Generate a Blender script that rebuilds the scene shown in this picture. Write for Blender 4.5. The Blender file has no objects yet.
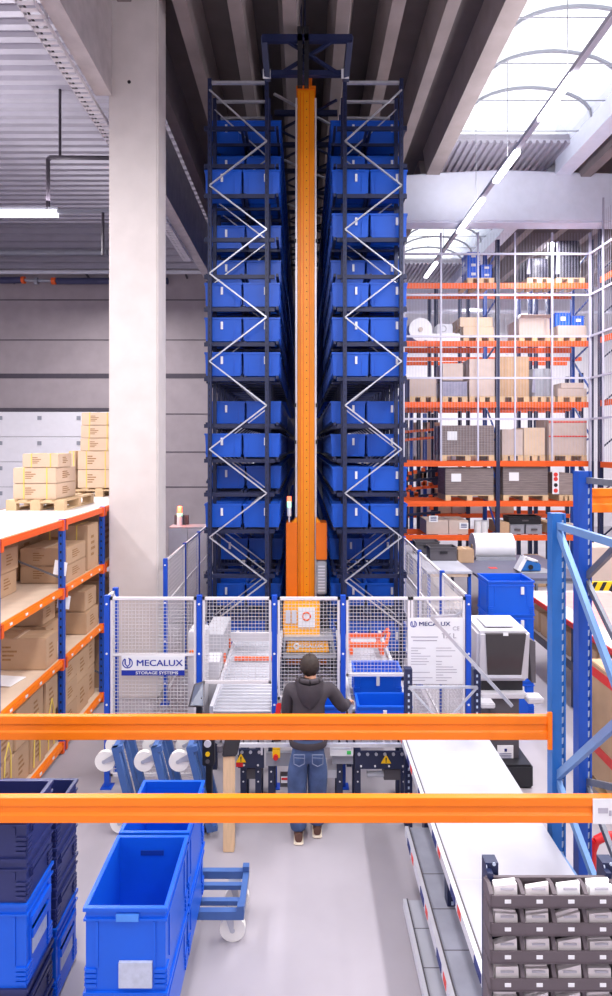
import bpy, bmesh, math, random
from mathutils import Vector, Matrix
random.seed(7)
C = bpy.context.scene.collection
F, CX, HY, H = 595.0, 303.0, 445.0, 3.7          # focal length (px), vanishing point, eye height

def at(px, py, Y):
    return Vector(((px - CX) * Y / F, Y, H - (py - HY) * Y / F))
def xx(px, Y): return (px - CX) * Y / F
def zz(py, Y): return H - (py - HY) * Y / F

# ------------------------------------------------------------------ materials
def lin(c):
    return tuple(((v / 255) / 12.92 if v / 255 <= 0.04045 else (((v / 255) + 0.055) / 1.055) ** 2.4) for v in c) + (1,)
MATS = {}
def mat(name, rgb, rough=0.5, metal=0.0, var=0.08, scale=6.0, emit=0.0, spec=0.4, bump=0.0, alpha=None, stretch=None, trans=0.0):
    if name in MATS: return MATS[name]
    m = bpy.data.materials.new(name); m.use_nodes = True
    nt = m.node_tree; b = nt.nodes['Principled BSDF']
    b.inputs['Roughness'].default_value = rough
    b.inputs['Metallic'].default_value = metal
    b.inputs['Specular IOR Level'].default_value = spec
    base = lin(rgb)
    tc = nt.nodes.new('ShaderNodeTexCoord')
    n = nt.nodes.new('ShaderNodeTexNoise'); n.inputs['Scale'].default_value = scale
    n.inputs['Detail'].default_value = 5
    src = tc.outputs['Object']
    if stretch:
        mp = nt.nodes.new('ShaderNodeMapping'); mp.inputs['Scale'].default_value = stretch
        nt.links.new(src, mp.inputs['Vector']); src = mp.outputs['Vector']
    nt.links.new(src, n.inputs['Vector'])
    r = nt.nodes.new('ShaderNodeValToRGB')
    r.color_ramp.elements[0].position = 0.3; r.color_ramp.elements[1].position = 0.7
    lo = tuple(v * (1 - var) for v in base[:3]) + (1,); hi = tuple(min(1, v * (1 + var)) for v in base[:3]) + (1,)
    r.color_ramp.elements[0].color = lo; r.color_ramp.elements[1].color = hi
    nt.links.new(n.outputs['Fac'], r.inputs['Fac']); nt.links.new(r.outputs['Color'], b.inputs['Base Color'])
    if emit:
        b.inputs['Emission Color'].default_value = base; b.inputs['Emission Strength'].default_value = emit
    if bump:
        bp = nt.nodes.new('ShaderNodeBump'); bp.inputs['Strength'].default_value = bump
        nt.links.new(n.outputs['Fac'], bp.inputs['Height']); nt.links.new(bp.outputs['Normal'], b.inputs['Normal'])
    if alpha is not None: b.inputs['Alpha'].default_value = alpha
    if trans: b.inputs['Transmission Weight'].default_value = trans
    MATS[name] = m
    return m

M_floor = mat('polished_concrete', (164, 158, 166), 0.5, var=0.09, scale=1.1, bump=0.02)
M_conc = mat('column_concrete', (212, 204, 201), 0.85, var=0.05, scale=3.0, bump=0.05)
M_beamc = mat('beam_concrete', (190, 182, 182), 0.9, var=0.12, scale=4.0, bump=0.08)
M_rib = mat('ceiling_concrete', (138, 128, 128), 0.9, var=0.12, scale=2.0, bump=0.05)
M_deck_shade = mat('ceiling_deck', (84, 78, 80), 0.9, var=0.1, scale=2.0)  # slab coloured darker than its ribs to stand for the shade up there
M_white_beam = mat('skylit_beam', (222, 226, 240), 0.7, var=0.03)  # pale blue-white colour holds the skylight falling on the beams
M_steel = mat('corrugated_steel', (176, 172, 184), 0.4, 0.35, var=0.06, scale=2.0)
M_wall = mat('wall_panel', (158, 148, 152), 0.85, var=0.06, scale=2.5)
M_joint = mat('wall_joint', (74, 68, 78), 0.8)
M_wallw = mat('wall_white', (226, 224, 230), 0.8, var=0.03)
M_doorw = mat('sectional_door', (224, 222, 228), 0.5, var=0.02)
M_orange = mat('orange_paint', (242, 122, 10), 0.42, var=0.03)
M_orange2 = mat('rack_orange', (228, 92, 32), 0.45, var=0.05)
M_mast = mat('mast_orange', (228, 138, 4), 0.4, var=0.03)
M_mast2 = mat('cabinet_orange', (222, 108, 8), 0.45, var=0.03)
M_yellow = mat('carriage_yellow', (246, 168, 20), 0.4, var=0.03)
M_blue = mat('frame_blue', (18, 72, 166), 0.4, var=0.06)
M_brace = mat('brace_blue', (104, 140, 190), 0.4, 0.2, var=0.06)
M_lblue = mat('frame_light_blue', (36, 98, 170), 0.42, var=0.07)
M_sblue = mat('post_blue', (20, 74, 186), 0.4, var=0.04)
M_navy = mat('rack_navy', (28, 36, 70), 0.45, var=0.08)
M_navy2 = mat('conveyor_navy', (38, 44, 72), 0.45, var=0.08)
M_hole = mat('dark_hole', (20, 20, 26), 0.8)
M_holew = mat('light_hole', (176, 188, 208), 0.6)
M_bin = mat('bin_blue', (14, 82, 190), 0.4, var=0.05, scale=3)
M_bin2 = mat('crate_blue', (12, 88, 208), 0.38, var=0.04, scale=3)
M_bindk = mat('crate_navy', (38, 45, 96), 0.4, var=0.06, scale=3)
M_dolly = mat('dolly_blue', (66, 98, 156), 0.42, var=0.06)
M_card = mat('white_card', (224, 224, 228), 0.6, var=0.02)
M_label = mat('grey_label', (178, 184, 202), 0.5, var=0.1, scale=30)
M_galv = mat('galvanised', (192, 194, 202), 0.35, 0.55, var=0.08, scale=12)
M_galvb = mat('galvanised_white', (214, 214, 222), 0.4, 0.3, var=0.05, scale=12)
M_dgalv = mat('grey_brace', (120, 122, 132), 0.4, 0.5, var=0.1, scale=12)
M_fence = mat('fence_white', (218, 214, 218), 0.5, var=0.02)
M_wire = mat('mesh_wire', (198, 194, 200), 0.5, var=0.02)
M_mesh2 = mat('guard_mesh', (178, 176, 194), 0.5, var=0.03)
M_carton = mat('cardboard', (182, 150, 120), 0.8, var=0.06, scale=5)
M_carton2 = mat('cardboard_pale', (206, 181, 157), 0.8, var=0.05, scale=5)
M_carton3 = mat('cardboard_grey', (190, 172, 164), 0.8, var=0.05, scale=5)
M_cartong = mat('cardboard_stack', (142, 128, 126), 0.85, var=0.22, scale=4, stretch=(1, 1, 14))
M_print = mat('carton_print', (150, 112, 74), 0.8, var=0.2, scale=40)
M_strap = mat('yellow_strap', (226, 198, 96), 0.5, var=0.03)
M_redtape = mat('red_tape', (214, 56, 50), 0.5, var=0.1)
M_wood = mat('pallet_wood', (200, 172, 136), 0.8, var=0.14, scale=6, stretch=(1, 8, 1))
M_post = mat('post_wood', (226, 192, 152), 0.7, var=0.08, scale=6, stretch=(8, 8, 1))
M_board = mat('shelf_board', (216, 206, 200), 0.7, var=0.05)
M_whitetop = mat('white_top', (174, 175, 186), 0.45, var=0.10, scale=2.5)
M_greyshelf = mat('worn_shelf', (150, 152, 166), 0.5, var=0.22, scale=3)
M_roller = mat('roller_grey', (178, 178, 188), 0.35, 0.3, var=0.04)
M_white = mat('white_plastic', (196, 194, 200), 0.45, var=0.02)
M_cream = mat('wheel_white', (238, 234, 228), 0.45, var=0.03)
M_grey = mat('grey_metal', (146, 148, 158), 0.45, var=0.06)
M_lgrey = mat('light_grey_metal', (196, 196, 206), 0.5, var=0.05)
M_dgrey = mat('dark_grey_plastic', (84, 80, 86), 0.6, var=0.08)
M_black = mat('black_plastic', (32, 32, 38), 0.4, var=0.1)
M_glassd = mat('dark_glass', (58, 54, 56), 0.15, var=0.06)
M_binrack = mat('louvre_grey', (92, 82, 88), 0.6, var=0.05)
M_paper = mat('paper_card', (222, 214, 216), 0.7, var=0.05, scale=12)
M_paper2 = mat('paper_white', (240, 238, 240), 0.7, var=0.03, scale=12)
M_red = mat('red_plastic', (206, 30, 34), 0.4, var=0.03)
M_signblue = mat('sign_blue', (20, 44, 150), 0.5, var=0.02)
M_signtext = mat('sign_text', (28, 44, 110), 0.6, var=0.02)
M_greytext = mat('grey_text', (168, 164, 176), 0.7)
M_tri = mat('warning_yellow', (246, 196, 20), 0.5, var=0.02)
M_film = mat('black_film', (48, 48, 64), 0.4, var=0.3, scale=10, spec=0.4, bump=0.4)
M_filmw = mat('clear_film', (136, 134, 158), 0.4, var=0.15, scale=8, spec=0.7, bump=0.5)
M_skin = mat('skin', (206, 150, 122), 0.55, var=0.05, scale=20)
M_hair = mat('hair_brown', (48, 37, 33), 0.7, var=0.3, scale=50, bump=0.6)
M_hoodie = mat('hoodie_charcoal', (62, 56, 62), 0.9, var=0.1, scale=14, bump=0.15)
M_jeans = mat('jeans_denim', (66, 84, 122), 0.85, var=0.25, scale=9, bump=0.15)
M_jeansl = mat('jeans_stitch', (112, 120, 146), 0.8)
M_shoe = mat('shoe_brown', (96, 66, 56), 0.6, var=0.1)
M_sole = mat('shoe_sole', (230, 218, 200), 0.6)
M_lamp = mat('lamp_tube', (255, 250, 255), 0.4, emit=7.0)
M_beacon_r = mat('beacon_red', (255, 110, 80), 0.4, emit=2.5)
M_beacon_w = mat('beacon_green', (170, 240, 200), 0.4, emit=1.2)
M_pipe = mat('pipe_navy', (56, 58, 92), 0.5)
M_conduit = mat('conduit_dark', (66, 60, 70), 0.5)

def glazing_mat():
    m = bpy.data.materials.new('skylight_sheet'); m.use_nodes = True
    nt = m.node_tree; nt.nodes.clear()
    o = nt.nodes.new('ShaderNodeOutputMaterial'); mx = nt.nodes.new('ShaderNodeMixShader')
    t = nt.nodes.new('ShaderNodeBsdfTransparent'); t.inputs['Color'].default_value = (1, 1, 1, 1)
    d = nt.nodes.new('ShaderNodeBsdfTranslucent'); d.inputs['Color'].default_value = (0.95, 0.95, 0.97, 1)
    mx.inputs['Fac'].default_value = 0.35
    nt.links.new(t.outputs[0], mx.inputs[1]); nt.links.new(d.outputs[0], mx.inputs[2]); nt.links.new(mx.outputs[0], o.inputs['Surface'])
    return m
M_sheet = glazing_mat()

# ------------------------------------------------------------------ mesh builder
class MB:
    def __init__(s): s.v = []; s.f = []; s.mi = []; s.calls = []
    def add(s, vs, fs, m=0):
        k = len(s.v); s.calls.append((k, len(s.f))); s.v += [tuple(v) for v in vs]
        s.f += [tuple(i + k for i in f) for f in fs]; s.mi += [m] * len(fs); return s
    def box(s, x0, x1, y0, y1, z0, z1, m=0):
        vs = [(x0,y0,z0),(x1,y0,z0),(x1,y1,z0),(x0,y1,z0),(x0,y0,z1),(x1,y0,z1),(x1,y1,z1),(x0,y1,z1)]
        return s.add(vs, [(0,3,2,1),(4,5,6,7),(0,1,5,4),(1,2,6,5),(2,3,7,6),(3,0,4,7)], m)
    def hexa(s, vs, m=0):
        return s.add(vs, [(0,3,2,1),(4,5,6,7),(0,1,5,4),(1,2,6,5),(2,3,7,6),(3,0,4,7)], m)
    def bar(s, p, q, w, h=None, m=0, up=(0,0,1)):
        h = h or w; p = Vector(p); q = Vector(q); d = (q - p).normalized(); u = Vector(up)
        if abs(d.dot(u)) > 0.98: u = Vector((0,1,0))
        a = d.cross(u).normalized(); b = a.cross(d).normalized()
        vs = [p - a*w/2 - b*h/2, p + a*w/2 - b*h/2, p + a*w/2 + b*h/2, p - a*w/2 + b*h/2]
        vs += [v + (q - p) for v in vs]
        return s.add(vs, [(0,3,2,1),(4,5,6,7),(0,1,5,4),(1,2,6,5),(2,3,7,6),(3,0,4,7)], m)
    def tube(s, p, q, r, n=12, r2=None, m=0):
        p = Vector(p); q = Vector(q); d = (q - p).normalized(); u = Vector((0,0,1))
        if abs(d.dot(u)) > 0.98: u = Vector((0,1,0))
        a = d.cross(u).normalized(); b = a.cross(d).normalized(); r2 = r if r2 is None else r2
        vs = []
        for i in range(n):
            t = 2*math.pi*i/n; e = a*math.cos(t) + b*math.sin(t)
            vs += [p + e*r, q + e*r2]
        fs = [(2*i, 2*((i+1)%n), 2*((i+1)%n)+1, 2*i+1) for i in range(n)]
        fs += [tuple(2*i for i in reversed(range(n))), tuple(2*i+1 for i in range(n))]
        return s.add(vs, fs, m)
    def path(s, pts, r, n=8, m=0):
        for a, b in zip(pts, pts[1:]): s.tube(a, b, r, n, m=m)
        return s
    def ring(s, c, axis, R, r, n=20, k=8, m=0):
        ax = Vector(axis).normalized(); u = ax.orthogonal().normalized(); w = ax.cross(u); c = Vector(c); vs = []; fs = []
        for i in range(n):
            t = 2*math.pi*i/n; e = u*math.cos(t) + w*math.sin(t)
            for j in range(k):
                q = 2*math.pi*j/k; vs.append(c + e*(R + r*math.cos(q)) + ax*r*math.sin(q))
        for i in range(n):
            for j in range(k):
                fs.append((i*k+j, ((i+1)%n)*k+j, ((i+1)%n)*k+(j+1)%k, i*k+(j+1)%k))
        return s.add(vs, fs, m)
    def prism(s, poly, y0, y1, m=0):                 # poly in (x, z), extruded along y
        n = len(poly); vs = [(x, y0, z) for x, z in poly] + [(x, y1, z) for x, z in poly]
        fs = [tuple(range(n)), tuple(reversed(range(n, 2*n)))] + [(i, i+n, (i+1)%n+n, (i+1)%n) for i in range(n)]
        return s.add(vs, fs, m)
    def prismx(s, poly, x0, x1, m=0):                # poly in (y, z), extruded along x
        n = len(poly); vs = [(x0, y, z) for y, z in poly] + [(x1, y, z) for y, z in poly]
        fs = [tuple(range(n)), tuple(reversed(range(n, 2*n)))] + [(i, i+n, (i+1)%n+n, (i+1)%n) for i in range(n)]
        return s.add(vs, fs, m)
    def ball(s, c, rx, ry, rz, n=12, k=8, m=0):
        vs = []; fs = []
        for j in range(k+1):
            p = math.pi*j/k
            for i in range(n):
                t = 2*math.pi*i/n
                vs.append((c[0]+rx*math.sin(p)*math.cos(t), c[1]+ry*math.sin(p)*math.sin(t), c[2]+rz*math.cos(p)))
        for j in range(k):
            for i in range(n):
                fs.append((j*n+i, (j+1)*n+i, (j+1)*n+(i+1)%n, j*n+(i+1)%n))
        return s.add(vs, fs, m)
    def mesh(s, name, mats, off=(0,0,0), bevel=0, smooth=False, remesh=False):
        me = bpy.data.meshes.new(name)
        me.from_pydata([(v[0]-off[0], v[1]-off[1], v[2]-off[2]) for v in s.v], [], s.f)
        for mm in (mats if isinstance(mats, (list, tuple)) else [mats]): me.materials.append(mm)
        me.polygons.foreach_set('material_index', s.mi)
        bm = bmesh.new(); bm.from_mesh(me)
        if smooth: bmesh.ops.remove_doubles(bm, verts=bm.verts, dist=1e-5)
        bmesh.ops.recalc_face_normals(bm, faces=bm.faces)
        if bevel:
            bmesh.ops.bevel(bm, geom=[e for e in bm.edges if len(e.link_faces) == 2 and e.calc_face_angle(0) > 0.5], offset=bevel, segments=2, affect='EDGES', clamp_overlap=True)
        bm.to_mesh(me); bm.free()
        if smooth:
            me.polygons.foreach_set('use_smooth', [True]*len(me.polygons))
            try: me.set_sharp_from_angle(angle=math.radians(40))
            except Exception: pass
        me.update(); return me
    def build(s, name, mats, parent=None, bevel=0, smooth=False, label=None):
        if parent is None:
            xs = [v[0] for v in s.v]; ys = [v[1] for v in s.v]; zs = [v[2] for v in s.v]
            off = ((min(xs)+max(xs))/2, (min(ys)+max(ys))/2, min(zs))
        else: off = wloc(parent)
        o = bpy.data.objects.new(name, s.mesh(name, mats, off, bevel, smooth)); C.objects.link(o)
        if parent is None: o.location = off
        else: o.parent = parent
        if label: o['label'] = label
        return o

def each(b, name, mats, parent, **kw):
    """one object per shape that was added"""
    for i, (v0, f0) in enumerate(b.calls):
        v1, f1 = b.calls[i+1] if i+1 < len(b.calls) else (len(b.v), len(b.f))
        q = MB(); q.v = b.v[v0:v1]; q.f = [tuple(j-v0 for j in f) for f in b.f[f0:f1]]; q.mi = b.mi[f0:f1]; q.build(name, mats, parent, **kw)
def wloc(o):
    v = Vector((0,0,0))
    while o: v += o.location; o = o.parent
    return v
def tag(o, label, cat, group=None, kind=None):
    o['label'] = label; o['category'] = cat
    if group: o['group'] = group
    if kind: o['kind'] = kind
    return o
def thing(name, label, cat, loc=(0,0,0), group=None):
    o = bpy.data.objects.new(name, None); o.empty_display_size = 0.1; C.objects.link(o); o.location = loc
    return tag(o, label, cat, group)
def struct(o): o['kind'] = 'structure'; return o
def copy_tree(o, parent=None):
    c = o.copy(); C.objects.link(c)
    if parent: c.parent = parent
    for ch in list(o.children): copy_tree(ch, c)
    return c
def dup(root, loc, label, group=None, rot=None):
    r = copy_tree(root); r.location = loc; r['label'] = label
    if group: r['group'] = group
    if rot: r.rotation_euler = rot
    return r
def text(name, s, p, size, m, parent=None, sx=1.0, bold=0.0, depth=0.002, align='CENTER', label=None):
    """lettering standing upright, facing -Y, centred at p"""
    cu = bpy.data.curves.new(name, 'FONT'); cu.body = s; cu.size = size; cu.align_x = align; cu.align_y = 'CENTER'; cu.offset = 0; cu.extrude = depth; cu.resolution_u = 3
    ob = bpy.data.objects.new(name, cu); C.objects.link(ob)
    dg = bpy.context.evaluated_depsgraph_get(); dg.update()
    me = bpy.data.meshes.new_from_object(ob.evaluated_get(dg)); bpy.data.objects.remove(ob)
    me.transform(Matrix.Rotation(math.pi/2, 4, 'X') @ Matrix.Diagonal((sx, 1, 1, 1)))
    if bold:
        bm = bmesh.new()
        for q in (-bold, 0, bold):
            m2 = me.copy(); m2.transform(Matrix.Translation((q, -.0002*(q > 0), 0))); bm.from_mesh(m2); bpy.data.meshes.remove(m2)
        bm.to_mesh(me); bm.free()
    me.transform(Matrix.Translation(Vector(p) - (wloc(parent) if parent else Vector((0,0,0)))))
    me.materials.clear(); me.materials.append(m)
    o = bpy.data.objects.new(name, me); C.objects.link(o)
    if parent: o.parent = parent
    if label: o['label'] = label
    return o

# ------------------------------------------------------------------ camera, world, render look
cam = bpy.data.cameras.new('camera'); co = bpy.data.objects.new('camera', cam); C.objects.link(co)
co.location = (0, 0, H); co.rotation_euler = (math.pi/2, 0, 0)
cam.sensor_width = 36; cam.sensor_fit = 'AUTO'; cam.lens = F*36/996
cam.shift_x = (306 - CX)/996; cam.shift_y = -(498 - HY)/996
cam.clip_start = 0.05; cam.clip_end = 200
bpy.context.scene.camera = co
sc = bpy.context.scene
sc.view_settings.view_transform = 'Standard'; sc.view_settings.look = 'None'
sc.view_settings.gamma = 1; sc.view_settings.exposure = 0.0; sc.view_settings.use_curve_mapping = False
w = bpy.data.worlds.new('sky'); sc.world = w; w.use_nodes = True
bg = w.node_tree.nodes['Background']; bg.inputs['Color'].default_value = (0.92, 0.95, 1.0, 1); bg.inputs['Strength'].default_value = 2.0

TXL = 3.78
def area(name, loc, sx, sy, power, rot=(0,0,0), col=(1, 0.97, 0.98)):
    l = bpy.data.lights.new(name, 'AREA'); l.shape = 'RECTANGLE'; l.size = sx; l.size_y = sy; l.energy = power; l.color = col
    o = bpy.data.objects.new(name, l); C.objects.link(o); o.location = loc; o.rotation_euler = rot; return o
# area lights at the visible lamps, and others added where no fixture hangs
for x, y, z, sx, sy, pw in ((-0.6, 0.8, 8.7, .8, 8, 620), (TXL, 6.0, 8.75, .3, 12, 860), (-5.6, 12.0, 8.3, .6, 12, 1100), (-7.5, 3.0, 8.3, .6, 10, 700), (6.8, 21.0, 9.2, .3, 7, 900), (10.0, 21.0, 9.0, .3, 7, 500), (6.2, 11.5, 8.75, .3, 7, 550), (9.5, 5.0, 8.7, .5, 14, 900)):
    area('lamp_and_fill_light', (x, y, z), sx, sy, pw)
ORD = ['first','second','third','fourth','fifth','sixth','seventh','eighth','ninth','tenth','eleventh','twelfth','thirteenth','fourteenth','fifteenth','sixteenth']
area('roof_uplight', (-6.5, 12.3, 8.75), 3.0, 0.3, 85, rot=(math.pi, 0, 0))  # upward area lights added to brighten the roof from below
area('roof_uplight', (-7.5, 5.0, 8.75), 3.0, 0.3, 60, rot=(math.pi, 0, 0))  # added uplight for the roof deck, no strip hangs here
area('roof_uplight', (TXL, 9.0, 9.0), 0.3, 9, 160, rot=(math.pi, 0, 0))
# ================================================================== THE SETTING
b = MB(); b.box(-14, 16, -4, 30, -0.2, 0); o = struct(b.build('floor', M_floor))
b = MB(); b.box(0.185, 0.205, 3.2, 5.2, 0.0005, 0.002)
# concrete column
b = MB(); b.box(-2.83, -2.11, 8.66, 9.17, 0, 11.2)
o = b.build('trim_1', M_conc, bevel=0.025); struct(o)
f = MB(); f.tube((-2.53, 8.66, H + (445-82)*8.66/F), (-2.53, 8.655, H + (445-82)*8.66/F), 0.026, 14); f.build('bolt_hole', M_hole, o)
g = MB()
for py in (24, 82): g.box(-2.84, -2.77, 8.60, 8.66, zz(py, 8.66)-0.05, zz(py, 8.66)+0.05)
g.build('bracket', M_conc, o)
# main beams along the hall, over the column line
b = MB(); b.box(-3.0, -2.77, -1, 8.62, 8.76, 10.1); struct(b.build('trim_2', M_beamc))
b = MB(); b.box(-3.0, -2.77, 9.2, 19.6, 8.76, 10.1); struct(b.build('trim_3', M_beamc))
# ribbed concrete ceiling over the aisle
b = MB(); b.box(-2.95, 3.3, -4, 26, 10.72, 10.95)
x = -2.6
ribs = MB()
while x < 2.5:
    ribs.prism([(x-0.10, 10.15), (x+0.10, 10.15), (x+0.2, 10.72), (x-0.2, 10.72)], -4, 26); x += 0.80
o = struct(b.build('ceiling', M_deck_shade)); ribs.build('ceiling_rib', M_rib, o)
b = MB(); b.prism([(2.94, 10.15), (3.26, 10.15), (3.44, 11.3), (3.2, 11.3), (2.86, 10.72)], -4, 14.2); b.prism([(2.94, 10.15), (3.26, 10.15), (3.44, 11.3), (3.2, 11.3), (2.86, 10.72)], 14.7, 26)
struct(b.build('trim_4', M_rib))
# ceiling to the side of the skylight
b = MB(); b.box(6.1, 16, -4, 26, 10.72, 10.95); o = struct(b.build('ceiling_right', M_deck_shade))
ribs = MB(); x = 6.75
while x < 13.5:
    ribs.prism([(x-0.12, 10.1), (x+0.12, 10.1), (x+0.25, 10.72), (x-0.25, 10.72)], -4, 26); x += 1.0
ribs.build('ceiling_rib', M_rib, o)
b = MB(); b.box(6.02, 6.4, -4, 14.2, 10.15, 11.3); b.box(6.02, 6.4, 14.7, 26, 10.15, 11.3); struct(b.build('trim_5', M_white_beam))
# corrugated steel roof over the side bay
b = MB(); prof = []; y = -4.0
while y < 19.9:
    prof += [(y, 11.05), (y+0.14, 11.05), (y+0.18, 11.13), (y+0.28, 11.13)]; y += 0.32
prof2 = prof + [(y, 11.25), (-4.0, 11.25)]
b.prismx(prof2, -14, -3.0); struct(b.build('ceiling_left', M_steel))
# skylights (barrel vaults with arched ribs)
def skylight(n, y0, y1):
    x0, x1 = 3.44, 6.02; cx = (x0+x1)/2; hw = (x1-x0)/2; N = 14
    def arc(t, r=0): return (cx - hw*math.cos(t)*(1+r), 10.58 + 0.6*math.sin(t)*(1+r))
    b = MB(); vs = []
    for i in range(N+1):
        p = arc(math.pi*i/N); vs += [(p[0], y0, p[1]), (p[0], y1, p[1])]
    b.add(vs, [(2*i, 2*i+1, 2*i+3, 2*i+2) for i in range(N)])
    e = [(vs[2*i][0], y1, vs[2*i][2]) for i in range(N+1)]; b.add(e, [tuple(range(N+1))])
    root = b.build('window_%d' % n, M_sheet); struct(root)
    fr = MB(); y = y0 + 0.3
    while y < y1:
        pts = [Vector((arc(math.pi*i/N)[0], y, arc(math.pi*i/N)[1]-0.03)) for i in range(N+1)]
        for p, q in zip(pts, pts[1:]): fr.bar(p, q, 0.05, 0.05)
        y += 1.15
    fr.build('arch_rib', M_grey, root)
    t = MB(); y = y0 + 0.9
    while y < y1: t.tube((x0, y, 10.56), (x1, y, 10.56), 0.012, 6); y += 1.15
    t.build('tie_rod', M_grey, root)
skylight(1, -4.0, 13.4); skylight(2, 17.5, 22.4)
b = MB()                                            # corrugated deck closing the skylight's end
for (ya, yb, z) in ((13.4, 17.5, 10.5), (22.4, 26, 10.5)):
    pr = []; x = 3.4
    while x < 6.0: pr += [(x, z), (x+0.07, z), (x+0.09, z+0.06), (x+0.14, z+0.06)]; x += 0.16
    b.prism(pr + [(x, z+0.2), (3.4, z+0.2)], ya, yb)
struct(b.build('ceiling_deck', M_steel))
# cross beams
b = MB(); b.prism([(1.75, 9.02), (14, 9.02), (14, 10.0), (9.5, 10.13), (4.7, 10.28), (3.0, 10.2), (1.75, 10.1)], 14.2, 14.7); struct(b.build('trim_6', M_white_beam, bevel=0.04))
b = MB(); b.box(1.75, 14, 24.0, 24.5, 9.1, 10.1); struct(b.build('trim_7', M_white_beam, bevel=0.04))
# end wall of the side bay with its sectional door
WY = 20.0
b = MB(); b.box(-14, -1.75, WY, WY+0.3, 0, 9.9); o = struct(b.build('wall_back', M_wall))
j = MB()
for py, t in ((340, 1), (376, 5), (414, 1), (452, 1), (487, 1), (300, 1)):
    z = zz(py, WY); j.box(-14, -1.75, WY-0.012, WY+0.01, z-0.016*t, z+0.016*t)
j.build('panel_joint', M_joint, o)
b = MB(); pr = []; z = 9.6
while z < 11.25: pr += [(WY-0.1, z), (WY-0.1, z+0.1), (WY-0.02, z+0.13), (WY-0.02, z+0.2)]; z += 0.235
b.prismx(pr + [(WY+0.3, 11.3), (WY+0.3, 9.6)], -14, -1.75); struct(b.build('wall_back_cladding', M_steel))
b = MB(); zt = zz(412, WY); pz = 0.84; zz0 = zt
root = None; x0d, x1d = -14, -5.6
while zz0 > 0.05:
    b.box(x0d, x1d, WY-0.09, WY-0.012, max(0, zz0-pz+0.012), zz0); zz0 -= pz
root = struct(b.build('door_1', M_doorw, bevel=0.008))
bl = MB(); z = zt - 0.2
while z > 0:
    for i in range(7): bl.box(-5.95-1.31*i-1.62, -5.95-1.31*i-1.49, WY-0.11, WY-0.09, z-0.07, z+0.06)
    z -= pz
bl.build('hinge', M_grey, root)
dz = MB(); dz.box(-14, -5.5, WY-0.1, WY-0.012, zt+0.01, zt+0.13); dz.build('door_head', M_joint, root)
# far wall behind the pallet racking
b = MB(); b.box(-0.2, 16, 27, 27.3, 0, 11); o = struct(b.build('wall_far', M_wallw))
pr = []; x = -0.2
c = MB()
while x < 15.8: c.box(x, x+0.18, 26.95, 27.0, 7.8, 11); x += 0.36
c.build('cladding_rib', M_wallw, o)  # wall white in place of steel, making up for weak light here
b = MB(); b.box(-14, 16, -4.3, -4, 0, 12); struct(b.build('wall_rear', M_wallw))
b = MB(); b.box(15.7, 16, -4, 27, 0, 11); struct(b.build('wall_right', M_wallw))
b = MB(); b.box(-14.3, -14, -4, 20.3, 0, 11.3); struct(b.build('wall_left', M_wallw))
b = MB(); b.box(-1.75, 1.75, 24.6, 24.8, 0, 10.7); struct(b.build('wall_aisle_screen', M_wall))  # wall added behind the aisle so its far end stays dark
# cable tray under the beam
t = thing('cable_tray', 'perforated white cable tray running under the concrete beam towards the column', 'cable tray', (-3.1, 5, 8.7))
m = MB(); y = -0.5
for s in (-3.22, -3.02): m.box(s-0.006, s+0.006, -0.8, 16, 8.66, 8.72)
each(m, 'side_rail', M_fence, t)
m = MB()
while y < 16: m.box(-3.22, -3.02, y, y+0.06, 8.66, 8.668); y += 0.11
m.build('rung', M_fence, t)
m = MB(); m.tube((-3.17, -0.8, 8.69), (-3.17, 16, 8.69), 0.014, 8); m.build('cable', M_black, t)
m = MB()
for y in (2, 4.5, 7.2): m.box(-3.14, -3.10, y, y+0.03, 8.72, 11.05)
each(m, 'hanger', M_fence, t)
# pipes on the end wall
def pipe(px0, px1, py, Y, r, m, name, label):
    b = MB(); b.tube(at(px0, py, Y), at(px1, py, Y), r, 12); return tag(b.build(name, m, smooth=True), label, 'pipe')
t = thing('wall_pipe', 'long pale pipe running across the panel wall above the door', 'pipe', at(50, 272, 19.6))
b = MB(); b.tube(at(-30, 272, 19.6), at(215, 272, 19.6), 0.07, 12); b.build('pipe_run', M_lgrey, t, smooth=True)
b = MB()
for px in (-10, 85, 185): b.bar(at(px, 272, 19.6), Vector((at(px, 272, 19.6).x, 19.98, at(px, 272, 19.6).z - 0.1)), 0.05, 0.05)
each(b, 'bracket', M_conduit, t)
pipe(-30, 107, 252.5, 19.5, 0.09, M_grey, 'upper_wall_pipe', 'grey pipe running just below the corrugated steel roof bay')
t = thing('insulated_pipe', 'dark blue lagged pipe with orange couplings, below the pale wall pipe', 'pipe', at(50, 281, 19.7))
b = MB(); b.tube(at(-30, 281, 19.7), at(22, 280, 19.7), 0.11, 12); b.tube(at(57, 281, 19.7), at(168, 281, 19.7), 0.11, 12); each(b, 'lagging', M_pipe, t, smooth=True)
b = MB(); b.tube(at(22, 280, 19.7), at(57, 281, 19.7), 0.05, 10); b.tube(at(35, 281, 19.7), at(38, 281, 19.7), 0.12, 12); each(b, 'valve', M_grey, t)
b = MB(); b.tube(at(22, 280, 19.7), at(25, 280, 19.7), 0.12, 12); b.tube(at(52, 281, 19.7), at(56, 281, 19.7), 0.12, 12); each(b, 'coupling', M_orange2, t)
b = MB()
for px in (10, 80): b.tube(at(px, 281, 19.7), Vector((at(px, 281, 19.7).x, 19.99, at(px, 281, 19.7).z)), 0.03, 8)
each(b, 'bracket', M_conduit, t)
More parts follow.
